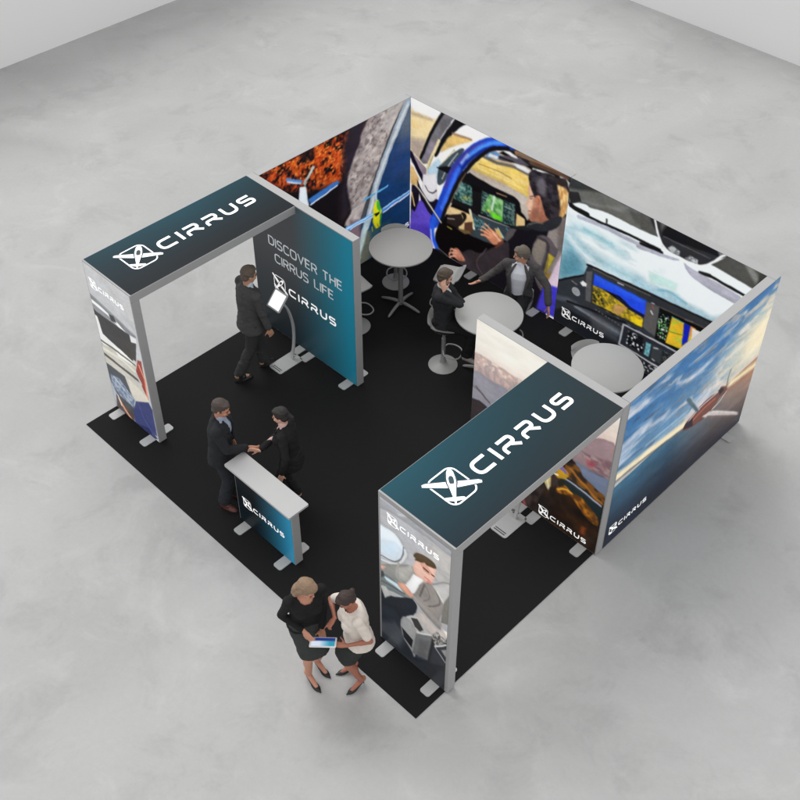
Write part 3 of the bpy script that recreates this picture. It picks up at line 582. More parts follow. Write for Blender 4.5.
# pilot
p.crop(480, 190, 8.889)
p.poly([(590, 390), (640, 290), (760, 245), (800, 200), (800, 900), (580, 900), (560, 560)], (142, 132, 128)); p.poly([(700, 260), (780, 250), (760, 560), (690, 540)], (116, 106, 104), soft=.06)
p.poly([(250, 370), (330, 330), (430, 320), (500, 290), (640, 280), (600, 400), (560, 620), (560, 1200), (180, 1000), (-60, 860), (-20, 620), (0, 560), (120, 520), (230, 440)], (24, 21, 28)); p.poly([(0, 560), (120, 510), (240, 460), (260, 520), (240, 680), (60, 780), (-160, 760), (-180, 600), (-100, 530)], (54, 46, 50)); p.poly([(215, 430), (250, 350), (340, 325), (300, 400), (240, 460)], (92, 88, 92)); p.poly([(250, 330), (560, 300), (600, 330), (420, 360), (330, 350)], (34, 36, 40))
p.poly([(-200, 520), (-140, 560), (-60, 640), (-80, 720), (-190, 700)], (60, 50, 54)); p.line([(60, 520), (-30, 640), (30, 760)], .016, (88, 76, 80)); p.poly([(420, 330), (440, 290), (540, 270), (640, 270), (560, 310), (500, 330)], (92, 94, 92))
p.poly([(35, 385), (60, 350), (110, 350), (200, 440), (190, 470), (130, 490), (80, 450)], (222, 150, 116), noise=(12, 12, 3, .3, .7), col2=(190, 118, 88))
for q in ([(110, 370), (75, 325), (45, 298)], [(90, 380), (45, 340), (20, 325)], [(90, 400), (35, 365), (8, 355)], [(90, 425), (40, 400), (12, 395)]): p.line(q, .028, (232, 164, 128)); p.line([(x, y+10) for x, y in q], .008, (150, 90, 68), a=.7)
p.line([(120, 380), (180, 450)], .02, (250, 204, 172), soft=.03); p.poly([(-240, 525), (-200, 515), (-165, 560), (-130, 630), (-190, 625), (-240, 580)], (216, 152, 126), noise=(12, 12, 5, .3, .7), col2=(180, 112, 88))
for q in ([(-210, 540), (-250, 520), (-262, 535)], [(-215, 560), (-262, 555), (-272, 575)], [(-215, 585), (-262, 590), (-268, 608)]): p.line(q, .028, (228, 166, 140)); p.line([(x, y+10) for x, y in q], .008, (150, 90, 70), a=.7)
p.poly([(165, 470), (205, 445), (215, 470), (150, 520), (130, 510)], (110, 62, 50))
p.crop(490, 130, 8.889)
p.poly([(430, 640), (500, 700), (600, 790), (560, 850), (460, 850), (390, 830), (400, 740)], (170, 108, 86), soft=.02)
p.poly([(352, 470), (400, 500), (450, 560), (470, 640), (450, 740), (430, 800), (385, 815), (352, 800), (345, 765), (338, 735), (342, 700), (324, 655), (330, 635), (345, 600), (345, 540)], (200, 140, 112), soft=.012)
p.poly([(350, 480), (385, 520), (385, 620), (370, 700), (345, 740), (335, 690), (326, 655), (345, 600)], (240, 196, 168), soft=.04, shade=0); p.poly([(380, 700), (440, 690), (440, 780), (390, 812), (355, 795)], (150, 96, 76), soft=.05, a=.8); p.line([(338, 718), (362, 716)], .010, (130, 70, 60)); p.line([(355, 590), (385, 586)], .012, (70, 46, 40)); p.line([(358, 608), (376, 608)], .010, (60, 40, 36))
p.poly([(345, 410), (365, 365), (400, 350), (440, 372), (520, 385), (600, 420), (680, 450), (700, 520), (700, 640), (680, 740), (630, 795), (560, 805), (500, 770), (478, 700), (462, 640), (440, 590), (412, 585), (398, 600), (380, 560), (365, 520), (350, 470)], (60, 55, 62), noise=(14, 22, 3, .35, .65), col2=(34, 30, 35), soft=.014)
p.poly([(405, 640), (410, 595), (432, 580), (448, 600), (446, 650), (430, 690), (412, 675)], (214, 138, 108)); p.line([(420, 605), (436, 625), (428, 660)], .010, (150, 84, 64))
p.poly([(420, 440), (470, 430), (500, 500), (490, 580), (440, 560), (420, 500)], (120, 114, 124), soft=.07, a=.8); p.poly([(600, 490), (640, 500), (690, 540), (695, 640), (680, 740), (640, 790), (615, 780), (625, 680), (615, 580)], (252, 216, 152), noise=(26, 9, 9, .35, .6), col2=(196, 144, 84), soft=.03); p.poly([(560, 430), (640, 440), (690, 490), (640, 500), (590, 480)], (54, 44, 42), soft=.03); p.line([(690, 560), (695, 660), (675, 740)], .018, (252, 226, 170), soft=.03)
p.crop(480, 190, 8.889)
p.poly([(425, 335), (440, 300), (480, 282), (540, 292), (600, 268), (700, 235), (730, 260), (680, 340), (560, 370), (470, 350)], (46, 47, 52), soft=.014); p.line([(440, 305), (500, 290), (560, 296)], .018, (104, 106, 104))
# seats at the right edge
p.crop(480, 190, 8.889)
p.poly([(460, 560), (470, 500), (510, 420), (560, 400), (620, 430), (670, 500), (690, 560), (590, 740), (540, 900), (440, 620)], (92, 84, 90)); p.poly([(465, 570), (480, 490), (530, 425), (570, 430), (590, 500), (560, 620), (530, 670)], (142, 132, 122)); p.line([(520, 420), (600, 470), (600, 600), (560, 700)], .05, (66, 60, 66), sp=4); p.poly([(610, 560), (665, 600), (600, 720), (570, 740)], (196, 176, 62)); p.poly([(590, 640), (615, 580), (600, 720), (575, 740)], (150, 130, 60))
p.poly([(710, 600), (790, 500), (790, 900), (640, 900), (590, 820), (640, 730)], (228, 206, 224), soft=.03); p.poly([(560, 860), (640, 850), (790, 900), (790, 1200), (500, 1050)], (66, 58, 196), soft=.04); p.poly([(560, 750), (640, 730), (580, 860), (540, 860)], (150, 120, 60))
p.photo(.006, 2, .07)
p.build('graphic', rootA)
# back wall, right half: cockpit
rootB = empty('lightbox_display', (4.6, 6.09, 0), 0, 'display panel with a dark cockpit panel and coloured screens under a bright sky', 'lightbox display')
frame_box(3.072, 6.14, 6.033, 6.15, Z, H, rootB)
p = Panel((3.072, 6.033, .03), (1, 0, 0), (0, 0, 1), 6.14-T-3.072, H-.035, .0075, (246, 252, 253))
p.crop(560, 180, 8)
p.poly([(-20, 560), (100, 440), (220, 660), (220, 820), (-20, 820)], (112, 164, 184), soft=.30, shade=0); p.line([(110, 370), (300, 450), (500, 590)], .09, (190, 222, 230), soft=.20); p.line([(60, 480), (200, 570), (420, 700), (640, 820)], .12, (150, 196, 210), soft=.24); p.line([(60, 430), (130, 520), (240, 640)], .09, (250, 254, 255), soft=.12); p.poly([(-20, 620), (140, 660), (200, 740), (0, 780)], (84, 142, 160), soft=.2, a=.8); p.line([(200, 400), (420, 520)], .05, (120, 186, 196), soft=.08, a=.6)
p.poly([(0, 260), (800, 620), (800, 900), (0, 800)], (140, 186, 204), noise=(3, 9, 5, .45, .8), soft=.2, a=.5)
p.crop(650, 200, 6.667); p.poly([(-100, 520), (0, 560), (110, 605), (170, 620), (250, 690), (340, 730), (420, 780), (520, 780), (520, 900), (-100, 700)], (172, 206, 220), soft=.10); p.line([(60, 600), (130, 612), (240, 690)], .03, (120, 178, 198), soft=.04); p.poly([(0, 480), (180, 560), (170, 600), (0, 540)], (206, 244, 238), soft=.1)
p.crop(560, 180, 8)
p.poly([(0, 0), (230, -20), (740, 262), (795, 455), (390, 268), (250, 222), (210, 195), (130, 180), (70, 190), (0, 120)], (108, 108, 104)); p.poly([(40, 0), (240, 0), (560, 170), (540, 200), (330, 100), (100, 70)], (58, 60, 60), soft=.05); p.poly([(180, 160), (320, 200), (540, 220), (500, 250), (300, 210)], (140, 140, 136), soft=.06, a=.8); p.poly([(560, 250), (730, 290), (780, 440), (600, 340)], (90, 90, 86), soft=.05); p.poly([(60, 90), (150, 100), (170, 170), (90, 185)], (44, 44, 46))
p.line([(85, 205), (170, 262), (330, 340), (560, 440), (800, 560)], .042, (24, 24, 26)); p.line([(90, 200), (130, 230), (220, 275)], .075, (26, 26, 28)); p.line([(375, 315), (375, 345)], .03, (70, 70, 72)); p.line([(150, 295), (330, 365), (560, 480), (800, 595)], .06, (186, 190, 206), soft=.02)
p.crop(650, 200, 6.667)
p.poly([(-60, 60), (25, 92), (62, 250), (60, 250), (-60, 190)], (88, 88, 85)); p.poly([(30, 92), (540, 355), (470, 388), (350, 432), (300, 425), (110, 330), (75, 270)], (50, 50, 54)); p.poly([(110, 140), (450, 315), (460, 380), (80, 240), (90, 160)], (26, 26, 30), soft=.03); p.poly([(60, 110), (130, 150), (80, 200)], (110, 110, 108), soft=.05); p.poly([(440, 310), (540, 358), (470, 380)], (124, 124, 122), soft=.03); p.line([(90, 240), (400, 390)], .01, (110, 108, 112))
p.poly([(120, 320), (150, 300), (200, 340), (200, 370), (150, 360)], (206, 210, 212), noise=(50, 50, 4, .4, .6), col2=(120, 124, 128)); p.poly([(235, 385), (270, 370), (320, 400), (318, 430), (260, 415)], (206, 210, 212), noise=(50, 50, 8, .4, .6), col2=(120, 124, 128))
p.line([(25, 95), (45, 180), (65, 260), (110, 330), (190, 380), (330, 440), (400, 425), (470, 380), (540, 358)], .03, (250, 250, 250)); p.poly([(545, 362), (812, 490), (690, 595), (410, 430)], (84, 84, 80)); p.poly([(625, 420), (670, 430), (740, 540), (700, 560)], (136, 136, 132), soft=.04); p.poly([(730, 490), (812, 490), (720, 570)], (64, 64, 62), soft=.03)
p.line([(-60, 290), (40, 330), (80, 350)], .045, (24, 24, 26)); p.line([(335, 485), (400, 505)], .05, (30, 30, 32)); p.line([(400, 505), (630, 635)], .042, (26, 26, 28)); p.poly([(-80, 300), (0, 330), (190, 395), (150, 400), (0, 350), (-80, 320)], (188, 188, 204)); p.poly([(228, 420), (300, 470), (600, 640), (590, 690), (560, 690), (300, 530)], (188, 188, 204))
# dashboard
p.sm = False
p.crop(550, 260, 8)
p.poly([(-40, 160), (70, 150), (270, 112), (290, 70), (310, 30), (800, 262), (1000, 360), (1450, 560), (1600, 620), (1900, 1400), (1900, 2200), (-40, 1000)], (50, 53, 58)); p.poly([(-40, 400), (130, 380), (560, 620), (900, 800), (1900, 1300), (1900, 2200), (-40, 1000)], (28, 30, 35), soft=.05)
p.line([(300, 36), (800, 268), (1430, 560)], .035, (32, 31, 33)); p.line([(345, 70), (800, 285)], .02, (96, 88, 82)); p.line([(70, 160), (270, 122)], .025, (24, 24, 26)); p.poly([(290, 90), (340, 90), (325, 340), (285, 320)], (92, 90, 90), soft=.02)
p.line([(40, 290), (150, 320), (560, 590), (760, 700)], .085, (82, 88, 97), soft=.05); p.line([(200, 370), (540, 580)], .03, (130, 135, 142), soft=.04); p.line([(140, 330), (330, 400), (600, 500)], .04, (28, 28, 32), soft=.02)
p.poly([(355, 108), (778, 326), (748, 548), (333, 345)], (20, 20, 22), soft=.014); p.poly([(357, 112), (774, 326), (760, 440), (650, 380), (560, 290), (430, 230), (346, 200)], (38, 76, 232), soft=.012); p.poly([(360, 112), (770, 322), (765, 360), (355, 160)], (56, 110, 246), soft=.06, a=.5); p.poly([(346, 200), (430, 235), (560, 330), (640, 400), (750, 455), (738, 540), (500, 420), (338, 340)], (212, 176, 42), noise=(26, 26, 4, .38, .62), col2=(120, 110, 40)); p.poly([(345, 235), (400, 260), (440, 360), (338, 335)], (40, 40, 34), noise=(40, 40, 3, .4, .55), soft=.03); p.line([(540, 300), (640, 385), (755, 455)], .05, (22, 28, 66)); p.poly([(520, 350), (620, 380), (560, 440), (500, 410)], (196, 150, 90), soft=.03); p.poly([(640, 440), (740, 480), (735, 535), (650, 490)], (236, 204, 30), soft=.03)
for k in range(9): p.line([(362+44*k, 352+27*k), (378+44*k, 362+27*k)], .014, (20, 20, 22) if k % 2 else (110, 110, 112))
for k in range(16): p.line([(365+26*k, 395+17*k), (372+26*k, 400+17*k)], .02, (104, 106, 110))
p.circle((208, 250), .062, .018, (196, 198, 200)); p.circle((208, 250), .042, .03, (140, 142, 146)); p.circle((208, 250), .02, .02, (176, 178, 182))
p.poly([(240, 180), (265, 165), (295, 190), (290, 212), (262, 208)], (240, 240, 240)); p.line([(175, 165), (215, 195)], .012, (150, 150, 152)); p.line([(545, 180), (590, 200)], .016, (220, 220, 220))
p.crop(600, 290, 6.667)
p.poly([(312, 75), (402, 112), (365, 310), (285, 245)], (88, 86, 86)); p.line([(345, 85), (362, 92)], .014, (214, 214, 214)); p.line([(340, 140), (352, 160)], .02, (210, 214, 216)); p.line([(350, 100), (356, 120)], .012, (200, 80, 80))
p.poly([(400, 118), (720, 262), (720, 500), (620, 480), (365, 325)], (16, 18, 18)); p.poly([(482, 178), (640, 260), (600, 420), (438, 352)], (236, 186, 44), noise=(18, 18, 4, .45, .7), col2=(190, 200, 60)); p.poly([(560, 218), (606, 240), (584, 350), (545, 372)], (22, 36, 186)); p.line([(482, 180), (560, 220)], .014, (80, 190, 190)); p.line([(455, 270), (510, 290), (560, 300)], .012, (70, 120, 40)); p.poly([(606, 240), (640, 258), (620, 320), (600, 300)], (236, 150, 70)); p.poly([(615, 255), (700, 290), (660, 330), (610, 330)], (236, 232, 226)); p.poly([(395, 150), (470, 180), (435, 340), (375, 310)], (120, 200, 110), noise=(46, 46, 11, .56, .64)); p.poly([(395, 150), (470, 180), (435, 340), (375, 310)], (214, 220, 220), noise=(40, 40, 12, .6, .68)); p.line([(570, 195), (620, 215)], .016, (224, 224, 224)); p.line([(410, 120), (720, 262)], .018, (92, 78, 74))
p.poly([(158, 225), (520, 410), (700, 500), (700, 680), (380, 512), (128, 358)], (42, 44, 50)); p.line([(700, 505), (510, 412), (158, 228), (128, 358), (385, 512), (700, 680)], .028, (184, 186, 192)); p.poly([(190, 270), (290, 320), (285, 420), (175, 360)], (20, 22, 26)); p.poly([(190, 270), (290, 320), (285, 420), (175, 360)], (226, 226, 226), noise=(30, 30, 21, .56, .64)); p.poly([(308, 345), (342, 362), (325, 445), (292, 425)], (124, 186, 192), noise=(60, 60, 4, .3, .7), col2=(80, 130, 140)); p.poly([(352, 365), (415, 395), (400, 490), (340, 460)], (58, 62, 66)); p.line([(360, 385), (385, 390)], .018, (190, 194, 196)); p.line([(350, 460), (362, 470)], .018, (190, 194, 196)); p.poly([(425, 400), (560, 470), (540, 540), (405, 490)], (80, 82, 84), noise=(50, 50, 4, .4, .6), col2=(30, 32, 34))
p.poly([(270, 460), (400, 520), (700, 700), (700, 800), (290, 600)], (160, 162, 166), noise=(36, 36, 14, .52, .62)); p.poly([(-60, 150), (130, 260), (120, 350), (-60, 250)], (96, 98, 104), soft=.08, a=.5)
p.photo(.007, 1, .07)
p.build('graphic', rootB); logo(p, 3.385-3.072, .215-.03, .079, rootB)
for fx in (.4, 1.5, 2.74): foot(rootA, fx, 6.033+T/2)
for fx in (3.36, 4.6, 5.85): foot(rootB, fx, 6.033+T/2)
B().box(.03, 3.04, 6.15, 6.153, .05, H-.03).build('back_fabric', MBACKF, rootA, world=True)
B().box(3.1, 6.11, 6.15, 6.153, .05, H-.03).build('back_fabric', MBACKF, rootB, world=True)
# outer right wall: aeroplane over the sea at sunrise
root = empty('lightbox_display', (6.08, 4.6, 0), 0, 'outer display panel with one aeroplane flying over a dark sea under a cloudy blue sky', 'lightbox display')
frame_box(6.14-T, 6.14, 3.03+T+.003, 6.03, Z, H, root)
B().box(6.14-T-.003, 6.14-T, 3.2, 6.0, .05, H-.03).build('inner_fabric', MBACKF, root, world=True)
p = Panel((6.14, 3.158, .03), (0, 1, 0), (0, 0, 1), 2.985, H-.035, .0085)
def sky(u, v):
    hz = .45+.03*u
    up = np.clip((v-hz)/(1-hz), 0, 1)
    base = mixc((120, 156, 184), (58, 114, 168), up*1.3)
    st = v+ .10*u
    wq = fbm(u*5, v*7, 2)*.9; n = fbm(u*6+wq*2.5, st*17+wq*1.5, 6, 6); n2 = fbm(u*12+wq, st*34, 15, 5)
    c = mixc(base, (176, 190, 208), (n-.43)*2.8); c = mixc(c, (216, 218, 228), (n-.57)*3); c = mixc(c, (62, 82, 112), (n2-.55)*3.*(n < .55)); c = mixc(c, (246, 222, 196), np.clip((n2-.5)*3, 0, .6)*np.clip(u*1.5-.2, 0, 1))
    c = mixc(c, (255, 240, 204), np.clip(1.3-np.hypot((u-1.02)*1.5, (v-.66)*2.2)*1.8, 0, .97))
    c = mixc(c, (236, 214, 190), np.clip(1-up*9, 0, 1)*.8)
    sea = mixc((64, 108, 136), (30, 36, 50), (hz-v)/hz*1.25); sea = mixc(sea, (190, 138, 108), np.clip((u-.38)*1.5, 0, 1)*np.clip(1.2-(hz-v)/hz*1.1, 0, 1))
    ns = fbm(u*6, st*26, 9); sea = sea*(1+(ns-.5)*.25)[:, None]
    t = np.clip((v-hz)/.008+.5, 0, 1)[:, None]; return sea*(1-t)+c*t
p.grad(sky)
p.crop(590, 400, 4.706)
p.crop(640, 340, 6.667)
p.line([(-200, 950), (60, 740), (290, 570)], .12, (250, 234, 196), soft=.07); p.line([(-200, 975), (0, 810), (290, 590)], .03, (70, 60, 64), a=.7, soft=.04); p.line([(600, 290), (770, 160)], .10, (250, 228, 180), soft=.08); p.line([(560, 350), (770, 200)], .05, (176, 120, 96), soft=.06, a=.8); p.line([(40, 700), (320, 470)], .03, (160, 190, 210), soft=.04)
p.poly([(285, 600), (300, 560), (350, 500), (400, 440), (470, 375), (520, 345), (540, 310), (575, 312), (575, 345), (530, 380), (500, 430), (430, 515), (370, 560), (320, 595)], (120, 74, 66)); p.line([(330, 560), (430, 450), (500, 390)], .022, (206, 110, 78), sp=3); p.line([(320, 545), (400, 450), (520, 345)], .025, (206, 196, 200), sp=3); p.poly([(285, 600), (300, 560), (350, 520), (350, 570)], (48, 40, 56)); p.poly([(520, 335), (550, 315), (560, 330), (530, 365)], (40, 36, 44))
p.poly([(305, 405), (318, 385), (345, 390), (395, 470), (372, 478)], (84, 108, 122)); p.line([(340, 385), (395, 465)], .015, (186, 196, 204)); p.poly([(440, 490), (490, 470), (640, 478), (648, 490), (635, 500), (430, 515)], (206, 196, 192)); p.line([(445, 510), (630, 502)], .022, (112, 92, 92)); p.line([(480, 476), (640, 480)], .012, (240, 234, 228)); p.line([(605, 195), (590, 240), (578, 300)], .028, (132, 124, 116)); p.line([(575, 340), (520, 420), (480, 460)], .02, (236, 220, 210))
p.poly([(0, 180), (0, 0), (100, 0)], (200, 200, 200), a=0)
p.photo(.005, 1, .06)
p.build('graphic', root); logo(p, 3.42-3.158, .235-.03, .078, root)
foot(root, 6.03, 5.80, 'x')
# inner right wall: aircraft over a river valley at sunset
root = empty('lightbox_display', (5.1, 3.09, 0), 0, 'display panel with a sunset skyline above a river and dark orange hills', 'lightbox display')
frame_box(4.09, 6.14, 3.032, 3.03+T, Z, H, root)
B().box(4.12, 6.0, 3.03+T, 3.03+T+.003, .05, H-.03).build('back_fabric', MBACKF, root, world=True)
p = Panel((4.095, 3.032, .03), (1, 0, 0), (0, 0, 1), 2.03, H-.035, .008)
def dusk(u, v):
    c = mixc((222, 196, 184), (255, 250, 240), (v-.62-u*.10)*4.2); n = fbm(u*4, v*22, 4, 4); c = c*(1+(n-.5)*.12)[:, None]
    c = mixc(c, (150, 146, 156), (.66-v+u*.02)*9); c = mixc(c, (112, 118, 136), (.56-v)*5)
    return mixc(c, (48, 40, 36), (.46-v-.12*u)*7)
p.grad(dusk)
p.crop(460, 300, 5)
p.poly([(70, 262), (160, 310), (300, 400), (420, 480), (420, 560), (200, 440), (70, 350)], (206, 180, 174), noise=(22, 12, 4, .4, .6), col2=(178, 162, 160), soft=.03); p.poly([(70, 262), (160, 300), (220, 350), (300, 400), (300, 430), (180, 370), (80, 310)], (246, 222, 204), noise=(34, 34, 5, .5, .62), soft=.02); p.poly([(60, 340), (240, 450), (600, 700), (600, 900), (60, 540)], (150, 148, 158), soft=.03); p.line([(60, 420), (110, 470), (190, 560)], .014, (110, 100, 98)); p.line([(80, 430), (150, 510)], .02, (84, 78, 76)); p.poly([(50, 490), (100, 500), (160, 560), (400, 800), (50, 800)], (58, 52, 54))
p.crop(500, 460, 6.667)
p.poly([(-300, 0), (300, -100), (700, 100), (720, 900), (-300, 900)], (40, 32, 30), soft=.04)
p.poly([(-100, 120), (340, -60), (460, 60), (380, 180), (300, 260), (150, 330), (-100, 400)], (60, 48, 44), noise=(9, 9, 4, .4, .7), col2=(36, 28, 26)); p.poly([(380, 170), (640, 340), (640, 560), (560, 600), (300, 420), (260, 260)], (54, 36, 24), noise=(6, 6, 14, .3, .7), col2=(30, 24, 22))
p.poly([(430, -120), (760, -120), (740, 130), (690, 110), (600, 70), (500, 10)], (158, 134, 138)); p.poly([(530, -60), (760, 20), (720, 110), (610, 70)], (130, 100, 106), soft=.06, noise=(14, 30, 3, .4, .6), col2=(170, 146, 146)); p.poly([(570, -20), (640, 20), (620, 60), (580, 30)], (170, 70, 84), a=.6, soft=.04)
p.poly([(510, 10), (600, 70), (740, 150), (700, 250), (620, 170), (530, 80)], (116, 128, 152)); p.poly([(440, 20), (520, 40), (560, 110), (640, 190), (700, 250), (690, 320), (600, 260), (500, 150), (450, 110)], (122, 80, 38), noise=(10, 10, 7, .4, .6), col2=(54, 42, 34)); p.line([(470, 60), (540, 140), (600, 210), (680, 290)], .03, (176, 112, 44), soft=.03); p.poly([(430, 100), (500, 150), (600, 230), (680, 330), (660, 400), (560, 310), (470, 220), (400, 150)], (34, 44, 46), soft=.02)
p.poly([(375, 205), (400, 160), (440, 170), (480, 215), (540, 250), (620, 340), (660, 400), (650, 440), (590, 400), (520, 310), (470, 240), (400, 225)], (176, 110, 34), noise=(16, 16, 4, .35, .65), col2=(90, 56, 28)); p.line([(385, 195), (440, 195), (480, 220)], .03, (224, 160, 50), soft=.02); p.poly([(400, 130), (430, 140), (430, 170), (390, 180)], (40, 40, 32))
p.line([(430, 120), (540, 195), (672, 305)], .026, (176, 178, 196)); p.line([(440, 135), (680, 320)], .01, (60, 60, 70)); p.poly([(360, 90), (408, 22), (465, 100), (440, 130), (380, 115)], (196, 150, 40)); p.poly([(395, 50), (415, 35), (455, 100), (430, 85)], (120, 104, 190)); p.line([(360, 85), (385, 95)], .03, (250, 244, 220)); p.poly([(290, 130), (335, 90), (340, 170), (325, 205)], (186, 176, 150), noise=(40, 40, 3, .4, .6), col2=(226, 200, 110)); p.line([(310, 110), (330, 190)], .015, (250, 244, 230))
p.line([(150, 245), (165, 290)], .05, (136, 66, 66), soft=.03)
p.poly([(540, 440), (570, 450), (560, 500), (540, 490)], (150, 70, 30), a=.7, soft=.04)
p.photo(.016, 1, .045)
p.build('graphic', root); logo(p, 5.437-4.095, .085-.03+.01, .076, root)
for fx in (4.25, 5.02, 5.24, 5.94): foot(root, fx, 3.03+T/2)

# ---------------------------------------------------------------- counter
root = empty('reception_counter', (3.22, .45, 0), 0, 'small counter with a pale top and teal front, before the two people shaking hands', 'counter')
CX0, CX1, CY0 = 2.70, 3.72, .42
B().box(CX0, CX1, CY0, CY0+T, Z, 1.0, .004).build('frame', MF, root, world=True)
p = Panel((CX0+.012, CY0, .03), (1, 0, 0), (0, 0, 1), 1.0, .965, .01)
p.grad(lambda u, v: mixc(mixc((16, 20, 24), (44, 132, 168), (u-.30)*1.5), (24, 44, 54), (.6-v)*.7*(1-u)))
p.build('graphic', root); logo(p, 3.005-CX0-.012, .40-.03, .078, root)
B().box(CX0+.03, CX1-.03, CY0+T, CY0+T+.003, .05, .97).build('back_fabric', MBACKF, root, world=True)
B().prism(rrect(2.655, 3.80, .33, .625, .012, 3), 1.0, 1.03).build('counter_top', MCT, root, world=True)
for fx in (2.84, 3.58): foot(root, fx, CY0+T/2)

# ---------------------------------------------------------------- round bar tables
def bar_table():
    r = empty('bar_table', (0, 0, 0))
    R0 = .455
    B().lathe([(R0-.006, 1.075), (R0, 1.08), (R0, 1.098), (R0-.006, 1.103)], n=64).build('table_top', MLAM, r, 'auto')
    B().lathe([(.04, .05), (.036, .10), (.036, 1.04), (.10, 1.066), (.10, 1.075)], n=24).build('column', MSTEEL, r, 'auto')
    for k in range(4):
        a = math.radians(k*90); c, s = math.cos(a), math.sin(a)
        pts = [(.02, .085), (.12, .075), (.22, .055), (.31, .028), (.335, .02)]
        B().tube([(q*c, q*s, z) for q, z in pts], [.026, .025, .023, .02, .012], 10).build('leg', MSTEEL, r, True)
    return r
def copy_tree(o, parent=None):
    c = o.copy(); COL.objects.link(c); c.parent = parent
    for ch in list(o.children): copy_tree(ch, c)
    return c
t0 = bar_table(); tabs = [t0, copy_tree(t0), copy_tree(t0)]
for t, (x, y, a, lb) in zip(tabs, [(1.25, 4.68, 12, 'round grey bar table nobody uses, near the corner with the orange trees picture'),
                                  (3.11, 4.47, 20, 'round grey bar table where the two seated men in suits meet'),
                                  (4.86, 4.74, 30, 'round grey bar table partly hidden by the wall in front of the cockpit screens')]):
    t.location = (x, y, .008); t.rotation_euler.z = math.radians(a); tag(t, lb, 'bar table', 'round bar tables on the carpet')

# ---------------------------------------------------------------- bar stools: scooped seat, gas lift, trumpet base, foot ring
def bar_stool():
    r = empty('bar_stool', (0, 0, 0))
    n, m = 22, 20; V = []; Fq = []
    def zt(f, l):   # f from -1 (back) to 1 (front)
        back = max(0, (-f-.30)/.70); side = abs(l)
        return .77+.17*back**1.5*(1-.28*side**2)+.035*side**3*(1-back)-.05*max(0, f-.65)**1.4
    for i in range(n):
        f = -1+2*i/(n-1)
        wl = .21*(1-.18*max(0, f)**3-.08*max(0, -f)**4)
        xx = .20*f-.02*max(0, -f)**6
        for j in range(m):
            l = -1+2*j/(m-1); V.append((xx+.02*abs(l)**3*(-1 if f > .8 else (1.5 if f < -.8 else 0))*abs(f), wl*l, zt(f, l)))
    N = len(V)
    for v in list(V): V.append((v[0], v[1]*.985, v[2]-.022))
    for i in range(n-1):
        for j in range(m-1):
            a = i*m+j; Fq.append((a, a+m, a+m+1, a+1)); Fq.append((N+a, N+a+1, N+a+m+1, N+a+m))
    for i in range(n-1): Fq.append((i*m, N+i*m, N+(i+1)*m, (i+1)*m)); Fq.append((i*m+m-1, (i+1)*m+m-1, N+(i+1)*m+m-1, N+i*m+m-1))
    for j in range(m-1): Fq.append((j, j+1, N+j+1, N+j)); q = (n-1)*m; Fq.append((q+j, N+q+j, N+q+j+1, q+j+1))
    B().add(V, [tuple(reversed(q)) for q in Fq]).build('seat', MSTOOL, r, 'auto')
    B().lathe([(.205, 0), (.207, .008), (.2, .014), (.10, .030), (.05, .06), (.034, .12), (.03, .20)], n=40).build('base', MSTOOL, r, 'auto')
    B().lathe([(.03, .20), (.03, .50), (.022, .505), (.022, .70), (.08, .74), (.08, .748)], n=20).build('gas_lift', MSTEEL, r, 'auto')
    ring = spline([(.0, .03, .30), (.04, .12, .29), (.14, .15, .27), (.235, .10, .26), (.26, 0, .26), (.235, -.10, .26), (.14, -.15, .27), (.04, -.12, .29), (.0, -.03, .30)], 6)
    B().tube(ring, .011, 8).build('foot_ring', MSTOOL, r, True)
    return r
s0 = bar_stool()
stools = [(1.116, 3.90, 80, 'empty grey bar stool half hidden behind the end of the slogan wall'),
          (.80, 5.03, -38, 'empty grey bar stool behind the unused round table, only its base seen below the tabletop'),
          (1.92, 4.98, 205, 'empty grey bar stool between the unused round table and the man leaning on his elbow'),
          (2.57, 4.19, 30, 'grey bar stool on which the man with his hand at his head sits'),
          (2.98, 5.22, -62, 'grey bar stool under the man in the open jacket and white shirt'),
          (4.42, 4.99, -32, 'empty grey bar stool whose low back shows behind the table near the cockpit screens')]
for k, (x, y, a, lb) in enumerate(stools):
    s = s0 if k == 0 else copy_tree(s0)
    s.location = (x, y, .008); s.rotation_euler.z = math.radians(a); tag(s, lb, 'bar stool', 'grey bar stools around the tables')

